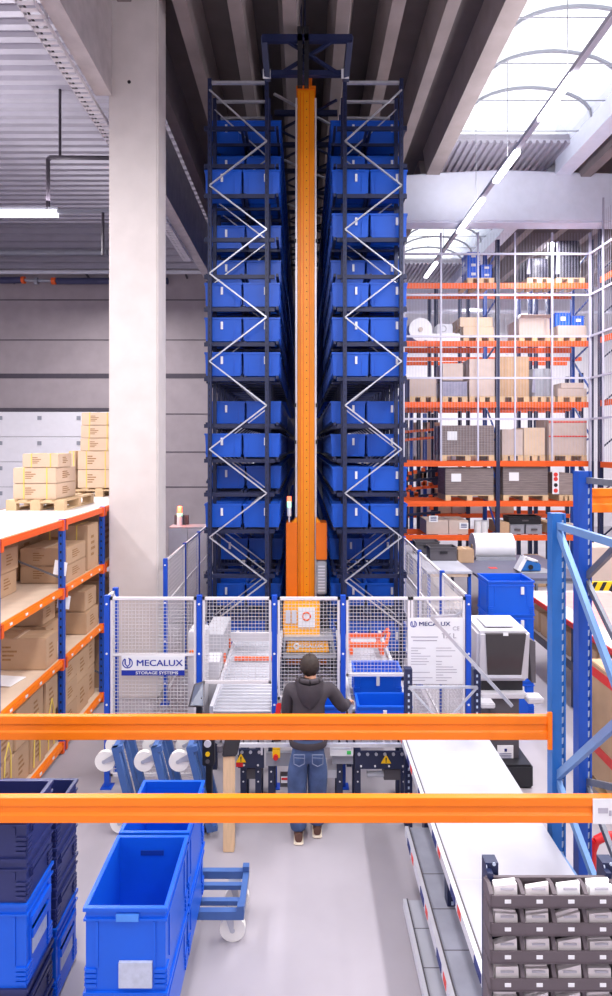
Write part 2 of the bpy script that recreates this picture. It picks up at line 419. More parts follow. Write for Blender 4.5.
# hanging strip light of the side bay
t = thing('strip_light', 'lit tube light hanging under the corrugated steel roof', 'light', at(20, 213, 12.3))
b = MB(); b.bar(at(-60, 213.5, 12.3), at(57, 213.5, 12.3), 0.16, 0.1); b.build('tube', M_lamp, t)
b = MB(); b.bar(at(57, 212, 12.3), at(112, 211, 12.3), 0.1, 0.06); b.build('end_housing', M_grey, t); b = MB(); b.box(-6.9, -5.05, 12.28, 12.36, zz(212, 12.3)+0.05, zz(212, 12.3)+0.1); b.build('housing', M_grey, t)
b = MB(); b.path([at(48, 211, 12.32), at(48, 160, 12.32), at(50, 157.5, 12.32), at(112, 158, 12.32)], 0.045, 8); b.build('conduit', M_conduit, t); b = MB(); b.tube(at(103, 211, 12.32), at(103, 255, 12.32), 0.03, 8); b.build('drop_pipe', M_conduit, t)
b = MB(); b.tube(at(60, 158, 12.32), (at(60, 158, 12.32).x, 12.32, 11.06), 0.03, 8); b.build('hanger', M_conduit, t)
# trunking of lamps under the skylight
TX, TZ = 3.78, 8.9
t = thing('trunking_light', 'long run of strip lamps on white trunking crossing under the skylight', 'light', (TX, 9, TZ))
b = MB(); b.box(TX-0.045, TX+0.045, 4.5, 18.6, TZ, TZ+0.07); b.build('trunking', M_lgrey, t)
def yat(py): return F*(TZ-H)/(HY-py)
for p0, p1 in ((73, 118), (150, 180), (198, 231), (262, 276)):
    b = MB(); b.box(TX-0.055, TX+0.055, yat(p0), yat(p1), TZ-0.06, TZ); b.build('lamp_tube', M_lamp, t)
b = MB()
for y in (6, 8.5, 11, 13): b.tube((TX, y, TZ+0.07), (TX, y, 10.8), 0.008, 6)
for y in (16, 18): b.tube((TX, y, TZ+0.07), (TX, y, 10.48), 0.008, 6)
each(b, 'suspension_wire', M_grey, t)
# ================================================================== CRATES AND BINS
def crate(L, W, Hh, t=0.010, rim=0.013, handle=True, ribs=True):
    """open crate, origin at base centre, L along x, W along y"""
    b = MB(); x, y = L/2, W/2
    xi, yi = x-rim, y-rim
    b.box(-xi+t, xi-t, -yi+t, yi-t, 0.001, t)
    zt = Hh
    for s in (-1, 1):
        b.box(*(sorted((s*xi, s*(xi-t)))), -yi, yi, 0, zt); b.box(-xi+t, xi-t, *(sorted((s*yi, s*(yi-t)))), 0, zt)
        for (za, zb, k) in ((zt-0.02, zt, 1.0), (zt-0.075, zt-0.062, 0.8)):
            b.box(*(sorted((s*xi, s*(xi+rim*k)))), -yi-rim*k, yi+rim*k, za, zb); b.box(-xi-.0005, xi+.0005, *(sorted((s*yi, s*(yi+rim*k)))), za, zb)
        if ribs:
            for sy in (-1, 1):
                for i in range(4):
                    z = 0.03 + i*0.028
                    b.box(*(sorted((s*xi, s*(xi+rim*0.7)))), *(sorted((sy*yi, sy*(yi-0.06)))), z, z+0.018)
                    b.box(*(sorted((s*xi, s*(xi-0.06)))), *(sorted((sy*yi, sy*(yi+rim*0.7)))), z, z+0.018)
                b.box(*(sorted((s*xi, s*(xi+rim*0.55)))), sy*yi*0.72-0.008, sy*yi*0.72+0.008, 0.14, zt-0.08)
                b.box(sy*xi*0.72-0.008, sy*xi*0.72+0.008, *(sorted((s*yi, s*(yi+rim*0.55)))), 0.14, zt-0.08)
    return b
def grip(L, W, Hh, rim=0.013):
    b = MB(); yi = W/2-rim-0.010; w = L*0.16; z = Hh-0.1
    for s in (-1, 1):
        b.box(-w, w, *(sorted((s*yi, s*(yi-0.004)))), z-0.016, z+0.016)
    return b

# ---- storage bins of the automated store
BL, BW, BH = 0.60, 0.44, 0.375
def rack_bin():
    b = MB(); x, y = BL/2, BW/2
    b.box(-x+.03, x-.03, -y+.03, y-.03, 0, .01)
    def slope(x0, x1, y0, y1, X0, X1, Y0, Y1, z0, z1):
        b.hexa([(x0,y0,z0),(x1,y0,z0),(x1,y1,z0),(x0,y1,z0),(X0,Y0,z1),(X1,Y0,z1),(X1,Y1,z1),(X0,Y1,z1)])
    for s in (-1, 1):
        q = sorted((s*(y-.035), s*(y-.025))); Q = sorted((s*(y-.02), s*(y-.01)))
        slope(-x+.03, x-.03, q[0], q[1], -x+.015, x-.015, Q[0], Q[1], 0, BH-.02)
        q = sorted((s*(x-.035), s*(x-.025))); Q = sorted((s*(x-.02), s*(x-.01)))
        slope(q[0], q[1], -y+.03, y-.03, Q[0], Q[1], -y+.015, y-.015, 0, BH-.02)
        b.box(-x, x, *(sorted((s*y, s*(y-.018)))), BH-.03, BH); b.box(*(sorted((s*x, s*(x-.018)))), -y, y, BH-.03, BH)
        for k in (-.36, .3): b.box(k*BL-.006, k*BL+.006, *(sorted((s*(y-.03), s*(y-.008)))), .04, BH-.03)
        for k in (-.3, .3): b.box(*(sorted((s*(x-.03), s*(x-.008)))), k*BW-.006, k*BW+.006, .04, BH-.03)
    return b
ME_bin = rack_bin().mesh('storage_bin', M_bin)
lb = MB(); lb.box(-.018, .018, -BW/2-.004, -BW/2+.02, BH*.5, BH*.82); ME_lab = lb.mesh('label_holder', M_card)
LEV_PY = [125, 163, 193, 237, 274, 307, 342, 377, 424, 459, 493, 530, 575, 618, 655]
YR = 9.4
LEV = [zz(p, YR) + 0.03 for p in LEV_PY]
NT = len(LEV)
# which front positions stand forward (0) or are empty (1), per tier from the top
FRONT = {'L': [1,1,0,1,1,0,0,0,1,0,1,0,2,1,0], 'R': [1,1,0,0,1,0,0,0,1,1,0,0,2,1,0]}
RX = {'L': (-1.47, -0.57, -0.363, -1, 'concrete column'), 'R': (0.66, 1.55, 0.458, 1, 'pallet racking')}
def make_bin(x, y, z, label, group, labelled):
    if labelled:
        r = thing('storage_bin', label, 'storage bin', (x, y, z), group)
        a = bpy.data.objects.new('body', ME_bin); C.objects.link(a); a.parent = r
        c = bpy.data.objects.new('label_holder', ME_lab); C.objects.link(c); c.parent = r; c.location = (labelled, 0, 0)
    else:
        r = bpy.data.objects.new('storage_bin', ME_bin); C.objects.link(r); r.location = (x, y, z); tag(r, label, 'storage bin', group)
    return r
NIN = 8
PITCH = 0.5
for side in 'LR':
    xa, xb, xin, sg, near = RX[side]
    xs = (xin + sg*BL/2, xin + sg*(BL*1.5 + 0.01))       # aisle-side column, outer column
    stuff = MB()
    for k in range(NT):
        z = LEV[k]; f = FRONT[side][k]; tier = ORD[k]
        for ci, xc in enumerate(xs):
            cn = 'aisle-side' if ci == 0 else 'outer'
            for d in range(0, 30):
                if d == 0 and f >= 1 or d == 1 and f == 2: continue
                y = YR + 0.30 + d*PITCH + (0.0 if d == 0 else 0.03)
                first = d == (0 if f == 0 else 1 if f == 1 else 2)
                tilt = 0
                if first:
                    make_bin(xc, y, z, '%s blue front bin on the %s tier down, rack nearer the %s' % (cn, tier, near), 'front storage bins of the rack nearer the %s' % near, ((.06 if ci == 0 else -.02) if side == 'L' else (.09 if ci == 0 else .13)))
                elif ci == 0 and d <= NIN:
                    make_bin(xc, y, z, 'blue bin %s back along the aisle, %s tier down, rack nearer the %s' % (ORD[d], tier, near), 'aisle-side storage bins of the rack nearer the %s' % near, 0)
                else:
                    if ci == 1 and d > 3: continue
                    x0, x1, y0, y1 = xc-BL/2, xc+BL/2, y-BW/2, y+BW/2
                    for (a_, b_, c_, d_) in ((x0, x0+.015, y0, y1), (x1-.015, x1, y0, y1), (x0, x1, y0, y0+.015), (x0, x1, y1-.015, y1), ):
                        stuff.box(a_, b_, c_, d_, z, z+BH)
                    stuff.box(x0, x1, y0, y1, z, z+.01)
    o = stuff.build('storage_bin_ranks', M_bin)
    tag(o, 'blue storage bins filling the depth of the rack nearer the %s' % near, 'storage bins', kind='stuff')

# ---- the two tall racks
ZT = 9.47
def tall_rack(side):
    xa, xb, xin, sg, near = RX[side]
    t = thing('miniload_rack', 'tall navy steel rack of blue bins, on the side nearer the %s' % near, 'rack', ((xa+xb)/2, YR, 0))
    rungs_py = [80] + [145 + 37.3*i for i in range(15)]
    def frame(y, parts, full):
        for x in (xa, xb):
            b = MB(); b.box(x-.03, x+.03, y-.04, y+.04, 0, ZT)
            if full:
                b.box(x-.06, x+.06, y-.06, y+.06, 0, .02)
                for i in range(int(ZT/.1)): b.box(x-.005, x+.005, y-.0415, y-.039, .05+i*.1, .085+i*.1, 1)
                b.build('upright', [M_navy, M_hole], t)
            else: parts.v += [(v) for v in []]; parts.box(x-.04, x+.04, y-.035, y+.035, 0, ZT)
        return
    frame(YR, None, True)
    # front zigzag of galvanised braces
    zs = [zz(p, YR) for p in ([92, 143] + [187 + (43.7)*i for i in range(11)])]
    if side == 'L': pts = [(xa if i % 2 == 0 else xb, z) for i, z in enumerate(zs)]
    else: pts = [(xb if i % 2 == 0 else xa, z) for i, z in enumerate(zs)]
    for (x0, z0), (x1, z1) in zip(pts, pts[1:]):
        b = MB(); b.bar((x0, YR-.055, z0), (x1, YR-.055, z1), .034, .02); b.build('diagonal_brace', M_galv, t)
    b = MB(); b.bar((xa, YR, ZT-.05), (xb, YR, ZT-.05), .05, .04); b.build('top_tie', M_galv, t)
    for n, y in enumerate([YR+.52+PITCH*i for i in range(9)] + [15.5, 17, 19, 21, 23.5]):
        fr = MB()
        for x in (xa, xb): fr.box(x-.03, x+.03, y-.03, y+.03, 0, ZT)
        if n < 9: br = MB()
        for (x0, z0), (x1, z1) in zip(pts, pts[1:]): fr.bar((x0, y-.02, z0), (x1, y-.02, z1), .026, .016, 1)
        fr.bar((xa, y, ZT-.05), (xb, y, ZT-.05), .04, .04, 1)
        fr.build('rear_frame', [M_navy, M_galv], t)
    # level bars across the front, and the runners that carry the bins
    ox = xa - .1 if side == 'L' else xa - .12; oX = xb + .12 if side == 'L' else xb + .1
    for z in LEV:
        b = MB(); b.box(ox, oX, YR+.04, YR+.085, z-.09, z-.028); b.build('level_bar', M_navy, t)
        r = MB(); x1 = xin + sg*0.02; x2 = xin + sg*1.2
        for q in (x1+sg*.03, xin+sg*.56, xin+sg*.62, x2-sg*.03): r.box(q-.02, q+.02, YR+.085, 24, z-.05, z)
        y = YR + .55
        while y < 14: r.box(min(x1, x2), max(x1, x2), y-.02, y+.02, z-.09, z-.05); y += PITCH
        r.build('bin_runner', M_navy, t)
    # side stays towards the outer side
    xo = xa if side == 'L' else xb
    s = MB()
    for i, z in enumerate([1.5, 3.1, 4.7, 6.3, 7.9]): s.bar((xo+sg*.06, YR+.1, z), (xo+sg*.06, 14, z+(1.4 if i % 2 else -.1)), .03, .03)
    s.build('side_stay', M_navy, t)
    # number plate on top
    if side == 'L':
        b = MB(); b.box(xb-.06, xb+.06, YR-.07, YR-.06, ZT-.02, ZT+.13); p = b.build('number_plate', M_card, t)
        text('lettering', '11', (xb, YR-.073, ZT+.055), .12, M_signtext, p, bold=.004)
    else:
        b = MB(); b.box(xa-.06, xa+.06, YR-.07, YR-.06, ZT-.02, ZT+.13); b.build('number_plate', M_card, t)
    return t
RACK_L = tall_rack('L'); RACK_R = tall_rack('R')

# ---- guide frame above the mast
t = thing('guide_frame', 'navy steel portal with crossed braces above the orange mast', 'guide frame', (0, YR, 9.5))
Y1 = 9.1
def prt(name, m, *bars):
    b = MB()
    for p, q, w_, h_ in bars: b.bar(p, q, w_, h_)
    return b.build(name, m, t)
prt('top_beam', M_navy, (at(262, 39, Y1), at(352, 39, Y1), .08, .1))
prt('lower_beam', M_navy, (at(262, 74, YR), at(348, 74, YR), .08, .08))
prt('post', M_navy, (at(264, 36, Y1), at(268, 82, YR), .09, .09)); prt('post', M_navy, (at(350, 36, Y1), at(345.5, 82, YR), .09, .09))
prt('cross_brace', M_navy, (at(280, 74, YR), at(336, 39, Y1), .05, .04)); prt('cross_brace', M_navy, (at(284, 39, Y1), at(342, 76, YR), .05, .04))
prt('guide_column', M_black, (at(300, 28, Y1), at(300, 87, Y1), .08, .08)); prt('guide_column', M_black, (at(306.5, 28, Y1), at(306.5, 87, Y1), .07, .08))
b = MB(); b.box(-.045, .045, Y1+.1, 24, 9.62, 9.74); b.build('top_rail', M_navy, t)
for i in range(9):
    y = 10.4 + i*1.1
    prt('ceiling_tie', M_navy, ((-.50, y, 9.5), (.60, y, 9.5), .07, .08))
    prt('cross_brace', M_navy if i % 2 else M_galv, ((-.48, y-.5, 9.54), (.56, y+.5, 9.54), .04, .03))
    prt('cross_brace', M_navy, ((.56, y-.5, 9.44), (-.48, y+.5, 9.44), .04, .03))
b = MB()
for x in (-.03, .03): b.bar((x, Y1+.2, 9.7), (x, Y1+.2, 10.72), .02, .02)
each(b, 'hanger', M_navy, t)

# ---- stacker crane: mast, cabinets, carriage
YM = 9.8
t = thing('stacker_crane', 'orange stacker crane mast standing in the aisle between the tall racks', 'stacker crane', (.05, YM, 0))
xl, xr = xx(297.5, YM), xx(314.5, YM); zt = zz(90, YM)
b = MB(); b.prism([(xl, .25), (xr, .25), (xr, zt), (xl, zt)], YM, YM+.3); b.box(xl+.05, xr-.05, YM-.03, YM, .25, zt-.05)
m = b.build('mast', M_mast, t, bevel=.008)
h = MB()
i = 0
while .5+i*.13 < zt-.2: h.tube((.06, YM-.034, .5+i*.13), (.06, YM-.029, .5+i*.13), .008, 6); i += 1
h.build('bolt_row', M_hole, m)
h = MB(); h.box(xl-.035, xl-.005, YM+.05, YM+.09, .3, zt-.1); h.box(xr+.005, xr+.035, YM+.05, YM+.09, .3, zt-.1); each(h, 'guide_rail', M_galvb, m)
h = MB()
for px in (300.5, 303.5, 309.5): h.box(xx(px, YM)-.008, xx(px, YM)+.008, YM-.0335, YM-.028, .3, zt-.06)
each(h, 'groove', M_mast2, m)
h = MB()
for z in (zz(240, YM), zz(405, YM), zz(442, YM)): h.box(xl-.05, xl-.02, YM+.02, YM+.06, z-.03, z+.03); h.box(xr+.02, xr+.05, YM+.02, YM+.06, z-.03, z+.03)
each(h, 'clamp', M_black, m)
b = MB(); b.box(xl-.02, xr+.02, YM-.02, YM+.32, zt, zt+.06); b.build('mast_head', M_mast2, t); b = MB(); b.box(xl+.04, xl+.1, YM+.08, YM+.2, zt+.06, zt+.3); b.box(xr-.1, xr-.04, YM+.08, YM+.2, zt+.06, zt+.3); each(b, 'guide_roller', M_mast2, t)
YC = 9.72
b = MB(); b.box(xx(286, YC), xx(297.5, YC)-.006, YC, YC+.4, .3, zz(523, YC)); cab = b.build('side_cabinet', M_mast2, t, bevel=.01)
b = MB(); b.box(xx(316, YC), xx(327, YC), YC, YC+.4, zz(560, YC), zz(523, YC)); b.build('side_cabinet', M_mast2, t, bevel=.01)
b = MB(); b.hexa([(xx(316,YC), YC+.05, zz(523,YC)),(xx(321,YC), YC+.05, zz(523,YC)),(xx(321,YC), YC+.3, zz(523,YC)),(xx(316,YC), YC+.3, zz(523,YC)),(xx(316,YC), YC+.05, zz(518,YC)),(xx(317,YC), YC+.05, zz(518,YC)),(xx(317,YC), YC+.3, zz(518,YC)),(xx(316,YC), YC+.3, zz(518,YC))]); b.build('gusset', M_mast, t)
b = MB(); b.hexa([(xx(292,YC), YC+.05, zz(523,YC)),(xx(297,YC), YC+.05, zz(523,YC)),(xx(297,YC), YC+.3, zz(523,YC)),(xx(292,YC), YC+.3, zz(523,YC)),(xx(296,YC), YC+.05, zz(518,YC)),(xx(297,YC), YC+.05, zz(518,YC)),(xx(297,YC), YC+.3, zz(518,YC)),(xx(296,YC), YC+.3, zz(518,YC))]); b.build('gusset', M_mast, t)
b = MB(); b.box(xx(316.5, YC), xx(326.5, YC), YC-.04, YC+.3, zz(594, YC), zz(561, YC)); g = b.build('drive_unit', M_grey, t, bevel=.02)
b = MB()
for i in range(9): b.box(xx(318, YC), xx(325, YC), YC-.055, YC-.04, zz(590-3*i, YC)-.012, zz(590-3*i, YC)+.012)
b.build('cooling_fin', M_lgrey, g)
b = MB(); b.box(xx(286, YC), xx(327, YC), YC+.02, YC+.6, .1, .3); b.build('base_frame', M_mast2, t)
b = MB(); b.tube((-.12, YC+.1, .1), (-.12, YC+.18, .1), .1, 14); b.tube((.25, YC+.1, .1), (.25, YC+.18, .1), .1, 14); each(b, 'wheel', M_black, t)
sl = (xx(289, YC), YC+.12)
b = MB(); b.tube((*sl, zz(523, YC)), (*sl, zz(516, YC)), .014, 8); b.tube((*sl, zz(517, YC)), (*sl, zz(508, YC)), .036, 12); s = b.build('signal_lamp', M_card, t, smooth=True)
b = MB(); b.tube((*sl, zz(508, YC)), (*sl, zz(502, YC)), .036, 12); b.build('green_lens', M_beacon_w, s)
b = MB(); b.tube((*sl, zz(502, YC)), (*sl, zz(497, YC)), .036, 12); b.build('red_lens', M_beacon_r, s)
# carriage with load platform
YK = 9.2
b = MB(); b.box(xx(283, YK), xx(320, YK), YK+.05, YK+.45, zz(640, YK), zz(606, YK)); k = b.build('carriage', M_yellow, t, bevel=.02)
b = MB(); b.box(xx(298, YK), xx(315, YK), YK+.03, YK+.05, zz(628, YK), zz(608, YK)); b.build('cover_plate', M_card, k)
b = MB(); b.ring(((xx(306.5, YK)), YK+.03, zz(617, YK)), (0,1,0), .06, .012, 20, 6); b.build('badge', M_orange2, k)
b = MB()
for px in (288, 294): b.box(xx(px-2.4, YK), xx(px+2.4, YK), YK+.03, YK+.05, zz(624, YK), zz(611, YK))
each(b, 'cover_plate', M_lgrey, k)
b = MB(); b.box(xx(284, YK), xx(333, YK), YK-.06, YK+.3, zz(639.5, YK), zz(635.5, YK)); b.bar(at(285, 638, YK), at(281, 655, YK), .04, .04); b.bar(at(331, 638, YK), at(335, 655, YK), .04, .04); b.box(xx(281, YK), xx(336, YK), YK-.06, YK+.2, zz(657, YK), zz(653.5, YK)); b.build('platform_frame', M_galv, t)
b = MB(); b.prism([(xx(286.5, YK), zz(651.5, YK)), (xx(329, YK), zz(651.5, YK)), (xx(327.5, YK), zz(639.5, YK)), (xx(288, YK), zz(639.5, YK))], YK-.03, YK+.1); k = b.build('fascia', M_yellow, t)
text('lettering', 'MECALUX', (xx(310, YK), YK-.035, zz(645.5, YK)), .07, M_card, k, sx=1.25, bold=.002)
b = MB(); b.ring((xx(296.5, YK), YK-.033, zz(645.5, YK)), (0,1,0), .035, .014, 16, 6); b.build('emblem', M_card, k)
b = MB()
for px in (284, 333): b.tube(at(px, 660, YK), at(px, 672, YK), .04, 10)
b.tube(at(336, 622, YK+.1), at(340, 632, YK+.1), .035, 10); b.tube(at(284, 658, YK+.05), at(333, 658, YK+.05), .02, 8); each(b, 'cylinder', M_black, t)
# ================================================================== MESH FENCE
YF = 6.44; ZF = zz(597, YF)
def mesh_panel(parent, p0, p1, z0, z1, pitch=.038, wire=.0042):
    """a framed wire panel from p0 to p1 (x, y), part with its wire as sub-part"""
    a = Vector((p0[0], p0[1], 0)); c = Vector((p1[0], p1[1], 0)); d = (c-a).normalized(); L = (c-a).length
    f = MB()
    for z in (z0+.015, z1-.015): f.bar(a+Vector((0,0,z)), c+Vector((0,0,z)), .025, .03)
    for q in (a+d*.0125, c-d*.0125): f.bar(q+Vector((0,0,z0)), q+Vector((0,0,z1)), .025, .025)
    if z1-z0 > 1.5: f.bar(a+Vector((0,0,1.43)), c+Vector((0,0,1.43)), .02, .02)
    fo = f.build('panel_frame', M_fence, parent)
    g = MB(); s = pitch
    while s < L: g.bar(a+d*s+Vector((0,0,z0)), a+d*s+Vector((0,0,z1)), wire, wire); s += pitch
    z = z0+pitch
    while z < z1: g.bar(a+Vector((0,0,z)), c+Vector((0,0,z)), wire, wire); z += pitch
    g.build('wire_mesh', M_wire, fo)
def post(parent, x, y, z1, w=.055):
    b = MB(); b.box(x-w/2, x+w/2, y-w/2, y+w/2, 0, z1); b.box(x-.06, x+.06, y-.06, y+.06, 0, .012); p = b.build('post', M_sblue, parent)
    h = MB()
    for z in (.3, .9, 1.45, z1-.09): h.tube((x, y-w/2-.004, z), (x, y-w/2, z), .012, 8)
    h.build('bolt', M_card, p)
t = thing('mesh_fence', 'white wire mesh fence with blue posts across the front of the automated store', 'fence', (0, YF, 0))
PX = [xx(107.5, YF), xx(199.5, YF), xx(274.5, YF), xx(343, YF), xx(468, YF)]
for x in PX: post(t, x, YF, ZF+.02)
e = .035
mesh_panel(t, (PX[0]+e, YF), (PX[1]-e, YF), .12, ZF)
mesh_panel(t, (PX[1]+e, YF), (PX[2]-e, YF), 1.12, ZF)
mesh_panel(t, (PX[2]+e, YF), (PX[3]-e, YF), .95, ZF)
mesh_panel(t, (PX[3]+e, YF), (xx(410, YF), YF), 1.2, ZF)
mesh_panel(t, (xx(410, YF)+.01, YF), (PX[4]-e, YF), .12, ZF)
# return panel and side fences
t = thing('side_fence', 'short return of the mesh fence in front of the concrete column', 'fence', (PX[0], 6.7, 0))
mesh_panel(t, (PX[0]-.02, YF+.06), (PX[0]-.02, 6.72), .12, ZF); post(t, PX[0]-.02, 6.78, ZF+.02)
t = thing('side_fence', 'mesh fence running back behind the concrete column to the blue bin rack', 'fence', (-1.95, 10, 0))
ys = [8.52, 9.9, 11.2, 12.5]
for y in ys: post(t, -1.97, y, ZF+.02)
for y0, y1 in zip(ys, ys[1:]): mesh_panel(t, (-1.97, y0+e), (-1.97, y1-e), .12, ZF, .06, .004)
t = thing('side_fence', 'mesh fence running back beside the white packing bench to the bin rack', 'fence', (1.8, 8, 0))
ys = [YF+.08, 7.7, 9.2, 10.6]
for y in ys[1:]: post(t, 1.80, y, ZF+.02)
for y0, y1 in zip(ys, ys[1:]): mesh_panel(t, (1.80, y0+e), (1.80, y1-e), .12, ZF, .06, .004)
# signs on the fence
def sgn(name, label, px0, px1, py0, py1):
    t = thing(name, label, 'sign', (xx((px0+px1)/2, YF-.03), YF-.03, zz(py1, YF-.03)))
    return t
Ys = YF-.035
t = sgn('fence_sign', 'white sign with blue lettering over a blue strip, on the mesh fence by the column', 121, 186, 656, 676)
b = MB(); b.box(xx(121.5, Ys), xx(184.5, Ys), Ys, Ys+.008, zz(670.5, Ys), zz(656, Ys)); b.build('board', M_card, t)
b = MB(); b.box(xx(121.5, Ys), xx(184.5, Ys), Ys-.001, Ys+.008, zz(675.5, Ys), zz(670.2, Ys)); k = b.build('blue_strip', M_signblue, t)
text('lettering', 'MECALUX', (xx(159.5, Ys), Ys-.002, zz(663.2, Ys)), .094, M_signblue, t, sx=1.17, bold=.0016)
text('lettering', 'STORAGE SYSTEMS', (xx(157, Ys), Ys-.004, zz(672.9, Ys)), .044, M_card, k, sx=1.22, bold=.001)
def logo(x, z, r, y, parent):
    b = MB(); n = 18
    for i in range(n):                               # broken ring
        a0 = 2*math.pi*i/n; a1 = 2*math.pi*(i+.95)/n
        if i in (4, 5): continue
        b.add([(x+r*math.cos(q)*k, y-d, z+r*math.sin(q)*k) for q in (a0, a1) for k in (.8, 1.0) for d in (0, .002)], [(0,2,6,4),(1,5,7,3),(0,1,3,2),(4,6,7,5),(0,4,5,1),(2,3,7,6)])
    b.box(x-r*.55, x-r*.3, y-.002, y, z-r*.2, z+r*.75); b.box(x+r*.3, x+r*.55, y-.002, y, z-r*.2, z+r*.75)
    b.add([(x-r*.55, y-.002, z-r*.2), (x, y-.002, z-r*.8), (x+r*.55, y-.002, z-r*.2), (x+r*.3, y-.002, z-r*.2), (x, y-.002, z-r*.5), (x-r*.3, y-.002, z-r*.2)], [(0,1,4,5), (1,2,3,4)])
    b.build('emblem', M_signblue, parent)
logo(xx(127.5, Ys), zz(663, Ys), .058, Ys, t)
t = sgn('instruction_board', 'large white notice board of small print on the mesh fence above the short uprights', 408, 463, 618, 683)
b = MB(); b.box(xx(408, Ys), xx(463, Ys), Ys, Ys+.008, zz(684, Ys), zz(618, Ys)); k = b.build('board', M_card, t)
text('lettering', 'MECALUX', (xx(434.5, Ys), Ys-.002, zz(624, Ys)), .062, M_signtext, t, sx=1.2, bold=.001)
logo(xx(413.5, Ys), zz(624, Ys), .036, Ys, t)
text('lettering', 'CE', (xx(456, Ys), Ys-.002, zz(628.5, Ys)), .06, M_greytext, t, sx=1.05)
text('lettering', 'TX L', (xx(449, Ys), Ys-.002, zz(636, Ys)), .075, M_greytext, t, bold=.001)
random.seed(3)
b = MB()                                              # lines of small print
for py, x0, x1 in [(637, 411, 438), (640.5, 413, 437)]: b.box(xx(x0, Ys), xx(x1, Ys), Ys-.0015, Ys, zz(py+.5, Ys), zz(py-.5, Ys))
for i in range(13):
    py = 648 + i*2.7
    if random.random() < .8: b.box(xx(411, Ys), xx(411+random.uniform(6, 22), Ys), Ys-.0015, Ys, zz(py+.35, Ys), zz(py-.35, Ys))
    if random.random() < .8: b.box(xx(436, Ys), xx(436+random.uniform(5, 22), Ys), Ys-.0015, Ys, zz(py+.35, Ys), zz(py-.35, Ys))
b.build('small_print', M_greytext, t)

# ================================================================== CONVEYORS
def conveyor(name, label, x0, x1, y0, y1, ztop, n, xs0=None, xs1=None, leg=True, cat='conveyor'):
    """rollers across x, running along y"""
    t = thing(name, label, cat, ((x0+x1)/2, (y0+y1)/2, 0))
    for x, s in ((x0, -1), (x1, 1)):
        b = MB(); b.box(x-.02, x+.02, y0, y1, ztop-.1, ztop+.05); r = b.build('side_rail', M_galvb, t)
        d = MB(); y = y0+.1
        while y < y1: d.tube((x+s*.02, y, ztop-.03), (x+s*.03, y, ztop-.03), .018, 8); y += .2
        d.build('bolt_head', M_black, r)
    for i in range(n):
        y = y0+.05+(y1-y0-.1)*i/(n-1); b = MB(); b.tube((x0+.02, y, ztop-.03), (x1-.02, y, ztop-.03), .034, 10); b.build('roller', M_roller, t, smooth=True)
    b = MB(); b.box(x0+.02, x1-.02, y0+.02, y1-.02, ztop-.14, ztop-.1); b.build('bed_plate', M_dgrey, t)  # plate coloured dark to give the gaps between rollers their shade
    for y in (y0+.25, y1-.25):
        for x in (x0, x1):
            b = MB(); b.box(x-.03, x+.03, y-.03, y+.03, 0, ztop-.1); b.build('leg', M_navy2, t)
    return t
t = conveyor('roller_conveyor', 'white roller conveyor leading into the blue rack nearer the concrete column', xx(212, 6.6), xx(273, 6.6), 6.56, 9.25, .77, 30)
b = MB(); b.box(-.93, -.36, 8.0, 8.05, .80, .84); b.build('stop_bar', M_orange2, t)
b = MB()
for y in (8.5, 7.9): b.box(-1.06, -1.03, y, y+.05, .8, .92)
each(b, 'sensor', M_orange2, t)
t = conveyor('roller_conveyor', 'white roller conveyor leading out of the rack nearer the pallet racking', xx(350, 6.7), xx(408, 6.7), 6.62, 9.25, .77, 28)
b = MB()                                              # orange lift frame on it
zc = .86
for y in (8.15, 8.55): b.bar((.62, y, zc+.1), (1.14, y, zc+.1), .05, .06)
for x in (.66, 1.08): b.bar((x, 8.1, zc), (x, 8.6, zc+.02), .05, .05)
b.bar((1.14, 8.15, zc+.1), (1.2, 8.3, zc+.22), .04, .04); b.bar((1.14, 8.55, zc+.1), (1.2, 8.4, zc+.24), .04, .04)
b.build('lift_frame', M_orange2, t)
# cross conveyor at the picking station
YX0, YX1 = 5.98, 6.36
t = thing('picking_conveyor', 'navy cross conveyor with rollers and warning triangles at the picking station', 'conveyor', (0, 6.15, 0))
XA, XB = xx(203, YX0), xx(409, YX0)
def rect(name, m, px0, px1, py0, py1, y0, y1, parent=None, bevel=0):
    b = MB(); b.box(xx(px0, y0), xx(px1, y0), y0, y1, zz(py1, y0), zz(py0, y0)); return b.build(name, m, parent or t, bevel=bevel)
n = 0
x = XA+.06
while x < XB-.05:
    if not (-.05 < x < .0): b = MB(); b.tube((x, YX0+.05, .70), (x, YX1, .70), .028, 10); b.build('roller', M_roller, t, smooth=True)
    x += .075
rect('guide_rail', M_galvb, 233, 409, 744, 747.5, YX0-.06, YX0-.03)
for px in (238, 262, 300, 352, 405):
    b = MB(); b.bar((xx(px, YX0), YX0-.045, zz(747, YX0-.06)), (xx(px, YX0), YX0-.03, zz(756, YX0-.06)), .02, .02); b.build('rail_bracket', M_galvb, t)
def side_plate(px0, px1, py0, py1):
    p = rect('side_plate', M_navy2, px0, px1, py0, py1, YX0, YX0+.03)
    d = MB(); px = px0+4
    while px < px1: d.tube((xx(px, YX0), YX0-.01, zz(py0+2, YX0)), (xx(px, YX0), YX0, zz(py0+2, YX0)), .016, 10); px += 8.6
    each(d, 'roller_end', M_galv, p)
    d = MB(); px = px0+6
    while px < px1: d.tube((xx(px, YX0), YX0-.008, zz(py1-3, YX0)), (xx(px, YX0), YX0, zz(py1-3, YX0)), .010, 8); px += 14
    d.build('screw', M_card, p); return p
